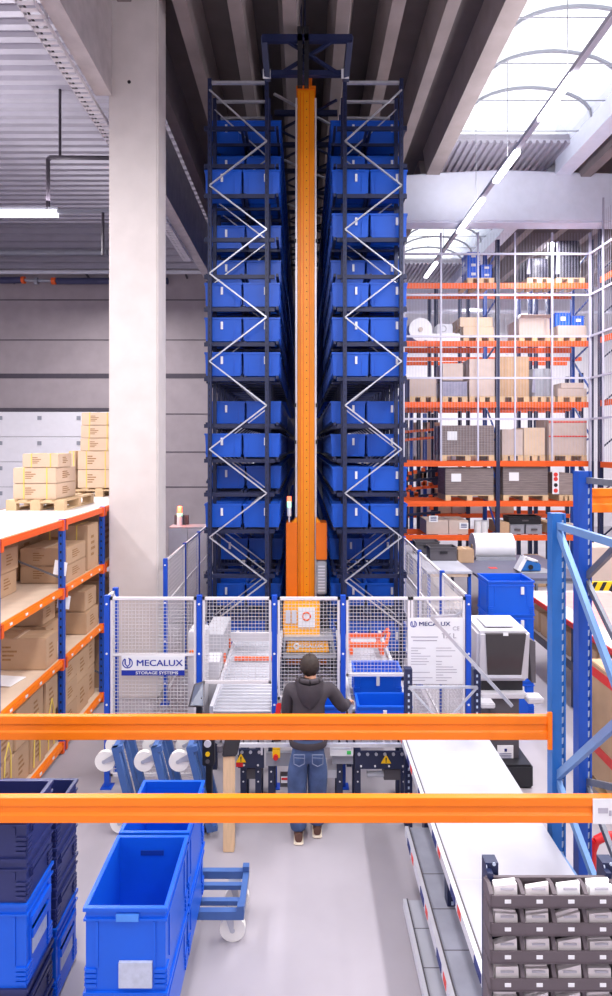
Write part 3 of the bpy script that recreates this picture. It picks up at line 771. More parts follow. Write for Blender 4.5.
def warn(px, py, parent, s=.05):
    x, z = xx(px, YX0), zz(py, YX0)
    b = MB(); b.prism([(x-s, z-s*.8), (x+s, z-s*.8), (x, z+s*.95)], YX0-.008, YX0); k = b.build('warning_triangle', M_tri, parent, label='yellow triangle warning sticker')
    b = MB(); b.box(x-.006, x+.006, YX0-.010, YX0-.008, z-s*.25, z+s*.35); b.box(x-.006, x+.006, YX0-.010, YX0-.008, z-s*.6, z-s*.4); b.build('symbol', M_black, k)
p = side_plate(238, 264, 750, 768); warn(241, 758, p)
p = rect('red_tag', M_red, 236, 243, 763, 767, YX0-.01, YX0)
p = side_plate(355, 409, 752, 769); warn(386, 759, p)
rect('cable_duct', M_grey, 266, 292, 753, 766, YX0+.0, YX0+.05); rect('cable_duct', M_grey, 332, 353, 752, 764, YX0, YX0+.05)
p = rect('switch_box', M_card, 330, 353, 750, 756, YX0-.05, YX0); rect('green_button', MATS['bin_blue'] if False else mat('green_button', (60, 190, 90), .5), 347, 351, 751.5, 754.5, YX0-.06, YX0-.05, p)
p = rect('stop_box', M_tri, 272.5, 280, 750, 758, YX0-.05, YX0); b = MB(); b.tube((xx(276, YX0), YX0-.08, zz(754, YX0)), (xx(276, YX0), YX0-.05, zz(754, YX0)), .025, 14); b.build('stop_button', M_red, p, label='round red emergency stop button')
for px in (243, 258, 271, 340, 358, 404):
    b = MB(); b.box(xx(px, YX0)-.03, xx(px, YX0)+.03, YX0+.03, YX0+.09, 0, .62)
    k = b.build('leg', M_navy2, t); d = MB()
    for z in (.3, .4, .5): d.tube((xx(px, YX0), YX0+.028, z), (xx(px, YX0), YX0+.03, z), .009, 8)
    d.build('bolt', M_card, k)
    b = MB(); b.box(xx(px, YX0)-.03, xx(px, YX0)+.03, YX1-.06, YX1, 0, .66); b.build('leg', M_navy2, t)
b = MB(); b.box(XA+.05, XB, YX1-.02, YX1, .60, .74); b.build('back_plate', M_navy2, t)
rect('motor', M_dgrey, 384, 402, 770, 780, YX0+.04, YX0+.2); rect('motor', M_dgrey, 246, 262, 769, 779, YX0+.06, YX0+.25)
b = MB(); b.tube(at(367, 774, YX0+.08), at(385, 774, YX0+.08), .03, 10); b.build('drive_shaft', M_galv, t)
rect('control_box', M_dgrey, 280, 289, 777, 787, YX0+.05, YX0+.15); p = rect('display', M_card, 281, 288, 777.5, 783, YX0+.03, YX0+.05)
rect('red_label', M_red, 281.5, 287.5, 778, 780, YX0+.025, YX0+.03, p)
rect('undertray', M_lgrey, 321, 341, 770, 778, YX0+.06, YX0+.3)
# bins at the picking station
ME_pb = crate(.56, .34, .32).mesh('crate', M_bin2, bevel=0)
def pbin(name, label, loc, rot=None, grp=None):
    o = thing(name, label, 'storage bin', loc)
    a = bpy.data.objects.new('body', ME_pb); C.objects.link(a); a.parent = o
    c = bpy.data.objects.new('label_holder', ME_lab); C.objects.link(c); c.parent = o; c.location = (0, .045, -.03)
    if rot: o.rotation_euler = rot
    return o
pbin('picking_bin', 'blue bin lying tipped on the roller conveyor behind the sloping one', (.86, 6.99, .785))
o = pbin('picking_bin', 'blue bin standing on the cross conveyor beside the worker\'s outstretched arm', (.83, 6.19, .735))
pbin('picking_bin', 'blue bin in front of the worker on the cross conveyor', (.1, 6.19, .735))
b = MB(); b.hexa([(xx(355,5.95),5.93,1.02),(xx(407,5.95),5.93,1.02),(xx(407,5.95),5.95,1.02),(xx(355,5.95),5.95,1.02),(xx(354,5.95),5.97,1.19),(xx(408,5.95),5.97,1.19),(xx(408,5.95),5.99,1.19),(xx(354,5.95),5.99,1.19)])
# worker's desk-side things: monitor, post with scanner box, white cabinet
t = thing('monitor', 'tilted flat touch screen on a dark arm at the end of the roller conveyor', 'monitor', (xx(190, 6.0), 6.0, .72))
a, c = at(196, 684, 6.1), at(203, 702, 5.95)
b = MB(); b.hexa([at(188, 707, 5.88), at(204, 707, 5.98), at(204, 707, 6.0), at(188, 707, 5.9), at(194, 684, 6.05), at(203.5, 681, 6.15), at(203.5, 681, 6.17), at(194, 684, 6.07)]); b.build('casing', M_dgrey, t)
b = MB(); b.hexa([at(190, 705.5, 5.872), at(203, 705.5, 5.965), at(203, 705.5, 5.975), at(190, 705.5, 5.88), at(195, 685.5, 6.035), at(203, 683, 6.13), at(203, 683, 6.14), at(195, 685.5, 6.045)]); b.build('screen', mat('screen_grey', (92, 98, 116), .2), t)
b = MB(); b.bar((xx(199, 6.0), 6.03, .0), (xx(199, 6.0), 6.03, 1.15), .06, .06); b.box(xx(192, 6), xx(206, 6), 5.95, 6.12, 0, .02); b.build('stand', M_black, t)
t = thing('device_cluster', 'dark scanner and push buttons on a short stand left of the wooden post', 'scanner', (xx(208, 5.75), 5.75, 0)) if False else thing('scanner_stand', 'black stand of scanners and push buttons between the tipped dollies and wooden post', 'scanner', (xx(208, 5.75), 5.75, 0))
b = MB(); b.box(xx(206, 5.75), xx(212, 5.75), 5.74, 5.8, 0, .95); b.box(xx(204, 5.75), xx(214, 5.75), 5.68, 5.86, 0, .03); b.build('stand', M_black, t)
b = MB(); b.box(xx(203, 5.75), xx(215, 5.75), 5.70, 5.78, .62, .92); k = b.build('button_box', M_black, t, bevel=.01)
b = MB(); b.tube((xx(208.5, 5.75), 5.69, .84), (xx(208.5, 5.75), 5.70, .84), .035, 14); b.build('dial', M_lgrey, k)
b = MB(); b.tube((xx(208.5, 5.75), 5.69, .74), (xx(208.5, 5.75), 5.70, .74), .022, 12); b.build('yellow_button', M_tri, k)
b = MB(); b.tube((xx(208.5, 5.75), 5.69, .67), (xx(208.5, 5.75), 5.70, .67), .02, 12); b.build('button', M_dgrey, k)
t = thing('wooden_post', 'pale wooden post on the floor carrying a black device beside the worker', 'post', at(228.5, 851, 5.4))
b = MB(); b.box(xx(223, 5.4), xx(234, 5.4), 5.4, 5.5, 0, zz(755, 5.4)); b.build('shaft', M_post, t, bevel=.006)
b = MB(); b.hexa([at(222, 757, 5.38), at(237, 756, 5.38), at(237, 756, 5.5), at(222, 757, 5.5), at(225, 738, 5.44), at(241, 738, 5.44), at(241, 738, 5.56), at(225, 738, 5.56)]); k = b.build('device', M_black, t, bevel=.01)
b = MB(); b.tube(at(220, 745, 5.42), at(220.5, 751, 5.42), .03, 10); b.build('switch', M_dgrey, k)
t = thing('control_cabinet', 'white electrical cabinet with orange switch behind the mesh fence beside the conveyor', 'cabinet', at(212, 700, 7.0))
Yc = 7.1
b = MB(); b.box(xx(188, Yc), xx(205, Yc), Yc, Yc+.3, 0, zz(632, Yc)); k = b.build('body', M_white, t, bevel=.01)
b = MB(); b.box(xx(190, Yc), xx(203, Yc), Yc-.012, Yc, .7, zz(636, Yc)); k = b.build('door', M_white, t)
b = MB(); b.tube((xx(192, Yc), Yc-.03, zz(652, Yc)), (xx(192, Yc), Yc-.012, zz(652, Yc)), .03, 14); b.build('switch', M_orange, k)
t = thing('conveyor_housing', 'white sheet metal housing beside the start of the roller conveyor', 'housing', at(212, 690, 7.6))
Yc = 7.9
b = MB(); b.box(xx(204, Yc), xx(223.5, Yc), Yc+.0, Yc+.8, .0, zz(634, Yc)); b.build('body', mat('housing_grey', (172, 172, 180), .5), t, bevel=.01)
b = MB(); b.box(xx(226, Yc)+.0, xx(270, Yc), Yc+.5, Yc+.56, zz(641, Yc+.5), zz(633, Yc+.5)); b.build('crossbar', M_white, t)
b = MB(); b.box(xx(204, 7.4), xx(219, 7.4), 7.4, 7.75, 0, zz(662, 7.4)); b.build('lower_box', M_white, t, bevel=.008)
t = thing('hand_scanner', 'red hand scanner standing at the worker\'s elbow by the blue fence post', 'scanner', at(278, 712, 6.0))
b = MB(); b.hexa([at(275, 716, 5.97), at(280, 716, 5.97), at(280, 716, 6.03), at(275, 716, 6.03), at(276.5, 703, 5.99), at(282, 703, 5.99), at(282, 703, 6.05), at(276.5, 703, 6.05)]); b.build('body', M_red, t, bevel=.01)
b = MB(); b.box(xx(274, 6.0), xx(281, 6.0), 5.96, 6.06, .73, zz(715, 6.0)); b.build('holder', M_black, t)

# ================================================================== PERSON
def skin_mesh(name, nodes, edges, m, sub=2, root=0):
    me = bpy.data.meshes.new(name); me.from_pydata([n[0] for n in nodes], edges, [])
    o = bpy.data.objects.new(name, me); C.objects.link(o)
    md = o.modifiers.new('skin', 'SKIN'); md.use_smooth_shade = True; md.branch_smoothing = .6
    sv = me.skin_vertices[0].data if me.skin_vertices else None
    if sv is None:
        bm = bmesh.new(); bm.from_mesh(me); bm.verts.layers.skin.verify(); bm.to_mesh(me); bm.free(); sv = me.skin_vertices[0].data
    for i, n in enumerate(nodes):
        r = n[1]; sv[i].radius = r if isinstance(r, tuple) else (r, r); sv[i].use_root = (i == root)
    s = o.modifiers.new('sub', 'SUBSURF'); s.levels = s.render_levels = sub
    dg = bpy.context.evaluated_depsgraph_get(); dg.update()
    r = bpy.data.meshes.new_from_object(o.evaluated_get(dg)); bpy.data.objects.remove(o)
    r.polygons.foreach_set('use_smooth', [True]*len(r.polygons)); r.materials.clear(); r.materials.append(m)
    return r
def put(name, me, parent, label=None):
    me.transform(Matrix.Translation(-wloc(parent))); o = bpy.data.objects.new(name, me); C.objects.link(o); o.parent = parent
    if label: o['label'] = label
    return o
def joinm(name, meshes, m):
    bm = bmesh.new()
    for q in meshes: bm.from_mesh(q)
    me = bpy.data.meshes.new(name); bm.to_mesh(me); bm.free(); me.materials.append(m); me.polygons.foreach_set('use_smooth', [True]*len(me.polygons)); return me
PY = 5.57; cx = xx(308.3, PY)
def J(px, py, dy=0): v = at(px, py, PY+dy); return (v.x, v.y, v.z)
# joints, read off the figure's own pose
pel = (cx, PY+.03, .93); waist = (cx, PY+.04, 1.10); chest = (cx, PY+.07, 1.30); neckb = (cx+.02, PY+.11, 1.44); neck = (cx+.025, PY+.14, 1.49); headc = (cx+.015, PY+.17, 1.575); crown = (cx+.02, PY+.16, 1.655)
lh = (cx-.10, PY+.03, .88); lk = (cx-.105, PY+.04, .47); la = (cx-.09, PY-.0, .09)
rh = (cx+.10, PY+.03, .88); rk = (cx+.085, PY+.07, .48); ra = (cx+.085, PY+.10, .09)
ls = (cx-.18, PY+.09, 1.39); le = (cx-.205, PY+.12, 1.13); lw = (cx-.15, PY+.36, 1.09)
rs = (cx+.20, PY+.09, 1.40); re = (cx+.33, PY+.15, 1.18); rw = (cx+.40, PY+.38, 1.13)
P = thing('person', 'person in charcoal hoodie and jeans standing with back turned at the conveyor', 'person', (cx, PY+.03, 0))
def toe(a, s): return (a[0]+s*.02, a[1]+.15, .045)
def mid(a, b, t=.5): return tuple(a[i]+(b[i]-a[i])*t for i in range(3))
nodes = [(pel, (.105, .07)), (waist, (.11, .075)), (chest, (.15, .10)), (neckb, (.08, .07)), (neck, (.052, .055)), (headc, (.072, .088)), (crown, (.05, .06)),
 (lh, .055), (lk, .045), (la, .038), (rh, .055), (rk, .045), (ra, .038), (ls, .055), (le, .042), (lw, .028), (rs, .055), (re, .042), (rw, .028), (toe(la, -1), (.035, .03)), (toe(ra, 1), (.035, .03))]
edges = [(0,1),(1,2),(2,3),(3,4),(4,5),(5,6),(0,7),(7,8),(8,9),(0,10),(10,11),(11,12),(2,13),(13,14),(14,15),(2,16),(16,17),(17,18),(9,19),(12,20)]
body = [skin_mesh('body', nodes, edges, M_skin)]
# hands: palm with five separate bent fingers
def hand(wr, el, side):
    w = Vector(wr); d = (w - Vector(el)).normalized(); s = Vector((0,0,1)).cross(d).normalized()*side; u = d.cross(s)*side
    if u.z < 0: u = -u
    p1 = w + d*.045; p2 = w + d*.085
    nn = [(tuple(w), (.026, .018)), (tuple(p1), (.036, .016)), (tuple(p2), (.038, .015))]; ee = [(0,1),(1,2)]
    out = [skin_mesh('palm', nn, ee, M_skin, 2)]
    for i, L in enumerate((.070, .080, .074, .058)):
        o = s*(-.030+.020*i); a = p2 + o - d*.015; b_ = a + d*L*.5 - u*.006; c = b_ + d*L*.32 - u*.020; e_ = c + d*L*.15 - u*.022
        out.append(skin_mesh('finger', [(tuple(a), .0095), (tuple(b_), .0088), (tuple(c), .008), (tuple(e_), .007)], [(0,1),(1,2),(2,3)], M_skin, 1))
    a = w + d*.025 - s*.024; b_ = a + d*.03 - s*.026 - u*.006; c = b_ + d*.03 - s*.006 - u*.012
    out.append(skin_mesh('thumb', [(tuple(a), .0115), (tuple(b_), .0105), (tuple(c), .0085)], [(0,1),(1,2)], M_skin, 1))
    return out
body += hand(lw, le, 1) + hand(rw, re, -1)
# face and ears: eye sockets, nose, mouth, ears, on the far side of the head (turned to the work)
fb = MB(); hx, hy, hz = headc
fb.ball((hx-.076, hy-.005, hz-.01), .012, .022, .034, 10, 8); fb.ball((hx+.076, hy-.005, hz-.01), .012, .022, .034, 10, 8)
fb.ball((hx, hy+.094, hz-.025), .014, .02, .026, 10, 8); fb.ball((hx, hy+.03, hz-.085), .05, .06, .035, 14, 8)
body.append(fb.mesh('face', M_skin, smooth=True))
bo = put('body', joinm('body', body, M_skin), P)
e2 = MB()
for s in (-1, 1): e2.ball((hx+s*.032, hy+.082, hz+.005), .012, .010, .008, 10, 6)
e2.build('eye', M_card, P, smooth=True)
e2 = MB(); e2.ball((hx, hy+.085, hz-.062), .024, .008, .006, 10, 6); e2.build('mouth', mat('lips', (170, 96, 88), .5), P, smooth=True)
# hair: a cap following the skull with a cropped nape
hb = MB(); n = 26; kk = 16; vs = []; fs = []
for j in range(kk+1):
    p = math.pi*.76*j/kk
    for i in range(n):
        t_ = 2*math.pi*i/n; fr = max(0, math.sin(t_))            # +y is the face
        pp = min(p, math.pi*(.76-.34*fr)); jit = 1+.03*math.sin(7*t_+j*1.3)+.02*math.sin(13*t_-j)
        vs.append((hx+.093*math.sin(pp)*math.cos(t_)*jit, hy-.012+.105*math.sin(pp)*math.sin(t_)*jit, hz+.004+.108*math.cos(pp)*jit))
for j in range(kk):
    for i in range(n): fs.append((j*n+i, (j+1)*n+i, (j+1)*n+(i+1)%n, j*n+(i+1)%n))
hb.add(vs, fs); put('hair', hb.mesh('hair', M_hair, smooth=True), P)
# hoodie
hem = (cx, PY+.03, .915)
nodes = [((cx, PY+.03, .93), (.185, .135)), ((cx, PY+.035, 1.05), (.18, .13)), ((cx, PY+.06, 1.22), (.185, .13)), ((cx, PY+.085, 1.36), (.185, .12)), ((cx+.01, PY+.10, 1.43), (.11, .09)), ((cx+.02, PY+.115, 1.465), (.075, .07)),
 (ls, .085), (mid(ls, le), .072), (le, .062), (mid(le, lw, .55), .05), (mid(le, lw, .95), .04), (rs, .085), (mid(rs, re), .074), (re, .062), (mid(re, rw, .55), .052), (mid(re, rw, .95), .04)]
edges = [(0,1),(1,2),(2,3),(3,4),(4,5),(3,6),(6,7),(7,8),(8,9),(9,10),(3,11),(11,12),(12,13),(13,14),(14,15)]
ho = put('hoodie', skin_mesh('hoodie', nodes, edges, M_hoodie), P)
hd = MB(); vs = []; fs = []; n = 20; kk = 10                       # the hood lying on the back: a soft pointed pouch
for j in range(kk+1):
    v = j/kk; z = 1.475 - .23*v; wdt = .125*math.sqrt(max(0, 1-v**2.2))+.004
    for i in range(n+1):
        u_ = -1+2*i/n; bul = (1-u_*u_)**.6*(.055+.03*math.sin(math.pi*min(1, v*1.05)))*(1-v*.75)+.0
        vs.append((cx+.012+wdt*u_, PY-.045-.03*(v*.35)+.02*(1-v)-bul+.028*abs(u_), z+.02*u_*u_*(1-v)))
for j in range(kk):
    for i in range(n): fs.append((j*(n+1)+i, (j+1)*(n+1)+i, (j+1)*(n+1)+i+1, j*(n+1)+i+1))
hd.add(vs, fs)
r_ = MB()
r_.path([(cx-.10, PY+.08, 1.465), (cx-.07, PY+.02, 1.48), (cx+.015, PY-.005, 1.478), (cx+.09, PY+.02, 1.48), (cx+.12, PY+.08, 1.465)], .028, 10)
hd.v += r_.v and []; 
k = len(hd.v); hd.v += r_.v; hd.f += [tuple(i+k for i in f) for f in r_.f]; hd.mi += r_.mi
put('hood', hd.mesh('hood', M_hoodie, smooth=True), P)
wb = MB(); vs = []; n = 24
for z, k in ((.885, 1.0), (.93, 1.05), (.95, 1.0)):
    for i in range(n): t_ = 2*math.pi*i/n; vs.append((cx+.175*k*math.cos(t_), PY+.03+.13*k*math.sin(t_), z))
wb.add(vs, [(j*n+i, j*n+(i+1)%n, (j+1)*n+(i+1)%n, (j+1)*n+i) for j in range(2) for i in range(n)]); put('waistband', wb.mesh('waistband', M_hoodie, smooth=True), P)
# jeans
nodes = [((cx, PY+.03, 1.00), (.17, .125)), ((cx, PY+.03, .93), (.19, .145)), ((cx, PY+.03, .85), (.20, .155)), (mid(lh, lk, .22), (.118, .13)), (mid(lh, lk, .6), (.105, .11)), (lk, (.094, .098)), (mid(lk, la, .5), (.088, .092)), (mid(lk, la, .85), (.078, .084)), (mid(lk, la, 1.0), (.074, .082)),
 (mid(rh, rk, .22), (.118, .13)), (mid(rh, rk, .6), (.105, .11)), (rk, (.094, .098)), (mid(rk, ra, .5), (.088, .092)), (mid(rk, ra, .85), (.078, .084)), (mid(rk, ra, 1.0), (.074, .082))]
edges = [(0,1),(1,2),(2,3),(3,4),(4,5),(5,6),(6,7),(7,8),(2,9),(9,10),(10,11),(11,12),(12,13),(13,14)]
put('jeans', skin_mesh('jeans', nodes, edges, M_jeans), P)
b = MB()
for s in (-1, 1):
    x0 = cx+s*.085
    b = MB()
    pts = [(x0-.05, PY-.118, .86), (x0-.048, PY-.122, .78), (x0, PY-.12, .755), (x0+.048, PY-.122, .78), (x0+.05, PY-.118, .86), (x0-.05, PY-.118, .86)]
    b.path(pts, .004, 5); b.path([(x0-.048, PY-.121, .835), (x0+.048, PY-.121, .83)], .003, 5); put('pocket_stitching', b.mesh('pocket_stitching', M_jeansl), P)
for a, s, dy in ((la, -1, 0), (ra, 1, 0)):
    b = MB(); y0 = a[1]-.07; L = .27; prof = [(0, .036), (.06, .042), (.14, .044), (.2, .048), (.25, .04), (.27, .015)]; vs = []; n = 14
    for i, (q, wd) in enumerate(prof):
        hgt = (.085, .10, .085, .065, .05, .03)[i]
        for j in range(n):
            t_ = 2*math.pi*j/n; vs.append((a[0]+s*.012*q/.27+wd*math.cos(t_), y0+q, .022+max(0, (math.sin(t_)*.5+.5))*hgt))
    b.add(vs, [(i*n+j, i*n+(j+1)%n, (i+1)*n+(j+1)%n, (i+1)*n+j) for i in range(5) for j in range(n)] + [tuple(range(n)), tuple(range(5*n, 6*n))])
    sh = b.build('shoe', M_shoe, P, smooth=True)
    b = MB(); b.prism([(a[0]-.045, 0), (a[0]+.045, 0), (a[0]+.045, .026), (a[0]-.045, .026)], y0-.012, y0+L-.03); b.build('sole', M_sole, sh, bevel=.01)
# ================================================================== CARTONS AND LONG-SPAN SHELVING
def carton(x0, x1, y0, y1, z0, h, label, group, m=None, strap=False, prints=True, cat='carton', tape=None, flap=False):
    t = thing('carton', label, cat, ((x0+x1)/2, (y0+y1)/2, z0), group)
    b = MB(); b.box(x0, x1, y0, y1, z0, z0+h); bo = b.build('box', m or M_carton, t, bevel=.008)
    b = MB(); ym = (y0+y1)/2
    b.box(x0-.001, x1+.001, ym-.002, ym+.002, z0+h-.0, z0+h+.001)
    if x1-x0 > .25: b.box((x0+x1)/2-.025, (x0+x1)/2+.025, y0-.002, y1+.002, z0+h, z0+h+.002)
    b.build('tape', tape or M_carton2, t)
    if prints and x1-x0 > .3:
        b = MB(); w_ = x1-x0; d_ = y1-y0
        for q in range(4):
            b.box(x0+w_*.28, x0+w_*(.42+.05*((q*7) % 3)), y0-.0015, y0, z0+h*(.3+.13*q), z0+h*(.36+.13*q))
            b.box(x1, x1+.0015, y0+d_*.3, y0+d_*(.55+.06*((q*5) % 3)), z0+h*(.3+.13*q), z0+h*(.36+.13*q))
        b.build('print_pattern', M_print, t)
    if strap:
        for k in (.25, .78):
            b = MB(); xs = x0+(x1-x0)*k; w2 = .008
            b.box(xs-w2, xs+w2, y0-.003, y1+.003, z0+h, z0+h+.003); b.box(xs-w2, xs+w2, y0-.003, y0, z0, z0+h); b.build('strap', M_strap, t)
    if flap:
        b = MB(); b.hexa([(x0, y0-.16, z0+h+.06), (x1, y0-.16, z0+h+.06), (x1, y0, z0+h), (x0, y0, z0+h), (x0, y0-.16, z0+h+.066), (x1, y0-.16, z0+h+.066), (x1, y0, z0+h+.006), (x0, y0, z0+h+.006)]); b.build('flap', m or M_carton, t)
    return t
def pallet(x0, y0, z0, w, d, label, group=None, parts=True):
    t = thing('wooden_pallet', label, 'pallet', (x0+w/2, y0+d/2, z0), group)
    for i in range(5 if parts else 1):
        b = MB()
        if parts: xq = x0+i*(w-.12)/4; b.box(xq, xq+.12, y0, y0+d, z0+.122, z0+.144)
        else: b.box(x0, x0+w, y0, y0+d, z0+.122, z0+.144)
        b.build('deck_board', M_wood, t)
    if parts:
        for y in (y0, y0+d/2-.05, y0+d-.1):
            b = MB(); b.box(x0, x0+w, y, y+.1, z0+.1, z0+.122); b.build('cross_board', M_wood, t)
    for xq in (x0, x0+w/2-.07, x0+w-.14):
        if parts:
            for y in (y0, y0+d/2-.05, y0+d-.1):
                b = MB(); b.box(xq, xq+.14, y, y+.1, z0+.02, z0+.1); b.build('block', M_wood, t)
            b = MB(); b.box(xq, xq+.14, y0, y0+d, z0, z0+.02); b.build('bottom_board', M_wood, t)
        else:
            b = MB(); b.box(xq, xq+.14, y0, y0+d, z0, z0+.122); b.build('bearer', M_wood, t)
    return t
XS, XB_ = -2.87, -4.25                               # front and back line of the shelving
SY = [5.62, 7.17, 8.60, 10.1, 11.7]
SZ = [.14, 1.13, 1.98, 2.8]
t = thing('carton_shelving', 'orange and blue long-span shelving of cartons beside the concrete column', 'shelving', ((XS+XB_)/2, 8.6, 0))
for y in SY:
    for x in (XS-.035, XB_+.035):
        b = MB(); b.box(x-.03, x+.03, y-.035, y+.035, 0, 2.81)
        for i in range(27): b.box(x-.01, x+.01, y-.0365, y-.034, .1+i*.1, .13+i*.1, 1)
        b.build('upright', [M_blue, M_hole], t)
    b = MB()
    for za, zb in ((.4, 1.0), (1.9, 1.3), (2.1, 2.6)): b.bar((XS-.06, y, za), (XB_+.06, y, zb), .03, .015)
    b.build('frame_brace', M_dgalv, t)
for z in SZ:
    for ya, yb in zip(SY, SY[1:]):
        for x in (XS, XB_+.07):
            b = MB(); b.box(x-.045, x, ya+.035, yb-.035, z-.075, z-.0); b.box(x, x+.004, ya+.03, yb-.03, z-.05, z-.028) if x == XS else None
            k = b.build('shelf_beam', M_orange if z < 2.5 else M_orange2, t)
            if x == XS:
                for yq in (ya+.03, yb-.07):
                    b = MB(); b.box(x-.05, x+.012, yq, yq+.04, z-.125, z+.004); b.build('beam_connector', M_orange2, k)
                if z < 2.5:
                    b = MB()
                    for q in range(4): b.box(x, x+.006, ya+.2+q*.33, ya+.25+q*.33, z-.05, z-.025)
                    b.build('shelf_label', M_card, k)
        b = MB(); b.box(XB_+.03, XS-.045, ya, yb, z-.02, z-.0); b.build('shelf_board', M_board if z > 2.5 else mat('chipboard', (214, 190, 168), .8, var=.05), t)
WH = {2.8: 'top', 1.98: 'third', 1.13: 'second', .14: 'bottom'}
XR = -2.93
e = .004
def sh(x0, x1, y0, y1, z0, h, where, group='cartons on the long-span shelving', **k):
    carton(x0, x1, y0, y1, z0+e, h, 'brown carton %s' % where, group, **k)
# third shelf (under the white top)
sh(-4.0, -3.36, 6.55, 6.98, 1.98, .27, 'at the near end of the third shelf, lower of two stacked')
sh(-3.95, -3.34, 6.58, 6.98, 2.255, .27, 'at the near end of the third shelf, upper of two stacked')
sh(-3.5, XR, 7.36, 8.02, 1.98, .215, 'behind the middle blue upright on the third shelf, lower of a long pair', flap=False)
sh(-3.5, XR, 7.36, 8.02, 2.2, .215, 'behind the middle blue upright on the third shelf, upper of a long pair')
sh(-4.1, -3.6, 7.5, 8.1, 1.98, .6, 'tall and deep at the back of the third shelf behind the long pair')
sh(-3.62, XR, 8.10, 8.52, 1.98, .62, 'large with yellow strap on the third shelf by the column', strap=True)
sh(-3.7, XR-.05, 8.75, 9.4, 1.98, .7, 'on the third shelf half hidden by the concrete column')
sh(-3.7, XR-.02, 9.45, 10.0, 1.98, .5, 'last in view on the third shelf behind the column')
# second shelf
sh(-3.62, XR, 6.78, 7.10, 1.13, .36, 'large, front of the second shelf beside the middle blue upright')
sh(-4.1, -3.2, 7.4, 7.8, 1.13, .3, 'lower of the two deep cartons on the second shelf')
sh(-4.0, -3.25, 7.42, 7.8, 1.438, .26, 'upper of the two deep cartons on the second shelf', flap=False)
sh(-3.6, XR, 8.05, 8.52, 1.13, .29, 'lower of two by the far blue upright on the second shelf')
sh(-3.6, XR-.03, 8.08, 8.52, 1.428, .27, 'upper of two by the far blue upright on the second shelf')
sh(-4.1, -3.66, 6.2, 6.7, 1.13, .3, 'with open flap at the near end of the second shelf', flap=True)
sh(-3.7, XR-.02, 8.8, 9.5, 1.13, .55, 'on the second shelf half hidden by the concrete column')
t = thing('paper_sheet', 'white sheet of paper lying on the second shelf of the carton shelving', 'paper', (-3.2, 6.5, 1.14))
b = MB(); b.hexa([(-3.45,6.35,1.14),(-3.1,6.3,1.14),(-3.05,6.55,1.14),(-3.4,6.6,1.14),(-3.45,6.35,1.143),(-3.1,6.3,1.143),(-3.05,6.55,1.15),(-3.4,6.6,1.15)]); b.build('sheet', M_paper2, t)
# bottom shelf: upright cartons with straps
n = 0
for i, y in enumerate((5.72, 6.07, 6.42, 6.77)):
    for j in range(2):
        sh(-3.55, XR+.0-.02*((i+j) % 2), y, y+.335, .14+j*.425, .415, 'standing upright on the bottom shelf, %s from the near end, %s layer' % (ORD[i], ('lower', 'upper')[j]), group='upright cartons on the bottom shelf', strap=False)
for i, (y0, y1, hs) in enumerate(((7.28, 7.72, (.3, .28, .26)), (7.78, 8.2, (.42, .38)), (8.24, 8.54, (.44, .4)))):
    z = .14
    for j, h in enumerate(hs):
        sh(-3.5, XR-.03*i, y0, y1, z, h, 'on the bottom shelf beyond the middle blue upright, %s stack, %s layer' % (ORD[i], ORD[j])); z += h+.005
sh(-3.6, XR-.02, 8.72, 9.3, .14, .7, 'on the bottom shelf beyond the far blue upright')
# yellow straps hanging on the upright cartons
t = thing('strap_loop', 'yellow plastic straps looped over the upright cartons of the bottom shelf', 'strap', (-2.93, 6.4, .5))
b = MB()
for y in (5.9, 6.55, 6.92):
    b = MB(); b.path([(XR+.012, y-.1, .2), (XR+.014, y-.08, .62), (XR+.02, y-.02, .76), (XR+.014, y+.04, .62), (XR+.012, y+.05, .2)], .007, 6); b.build('strap', M_strap, t)
# papers taped to uprights
for y, z, w_ in ((7.3, 2.15, 'third'), (7.4, 1.72, 'second')):
    t = thing('delivery_note', 'crumpled white delivery note hanging by the middle blue upright above the %s shelf' % w_, 'paper', (-2.9, y, z))
    b = MB(); b.hexa([(-3.0, y-.16, z), (-2.86, y-.13, z-.03), (-2.86, y-.125, z-.03), (-3.0, y-.155, z), (-2.98, y-.15, z+.17), (-2.84, y-.13, z+.13), (-2.84, y-.125, z+.13), (-2.98, y-.145, z+.17)]); b.build('sheet', M_paper2, t)
t = thing('grey_tray', 'small grey egg-box tray on the stack of cartons on the bottom shelf', 'tray', (-3.1, 7.5, 1.0))
b = MB(); b.box(-3.35, -2.97, 7.32, 7.68, .992, 1.0)
for i in range(4):
    for j in range(4): b.tube((-3.31+i*.095, 7.37+j*.085, 1.0), (-3.31+i*.095, 7.37+j*.085, 1.05), .036, 8, .025)
b.build('cells', M_dgrey, t)
# pallets and cartons on the white top
pallet(-4.07, 8.15, 2.8, .80, 1.15, 'wooden pallet with three cartons on the white shelf top')
Zp = 2.8+.148; TG = 'cartons on the pallets on top of the shelving'
carton(-4.02, -3.42, 8.25, 8.95, Zp, .215, 'strapped carton on the nearer pallet of the shelf top, bottom layer', TG, M_carton2, strap=True)
carton(-4.02, -3.42, 8.25, 8.95, Zp+.22, .215, 'strapped carton on the nearer pallet of the shelf top, middle layer', TG, M_carton2, strap=True)
carton(-3.9, -3.40, 8.27, 8.75, Zp+.44, .19, 'strapped carton on the nearer pallet of the shelf top, topmost', TG, M_carton2, strap=True)
pallet(-4.1, 10.35, 2.8, 1.1, 1.0, 'wooden pallet with a tall carton stack by the column on the shelf top')
P2 = [(-4.48, -4.05, 0, .32), (-4.48, -4.05, .325, .32), (-4.02, -3.42, 0, .32), (-4.02, -3.42, .325, .32)]
nm = ['outer one of the lowest layer', 'outer one of the second layer', 'column side of the lowest layer', 'column side of the second layer']
P2 = [(-4.06, -3.96, 0, .32), (-4.06, -3.96, .325, .32), (-3.93, -3.30, 0, .32), (-3.93, -3.30, .325, .32)]
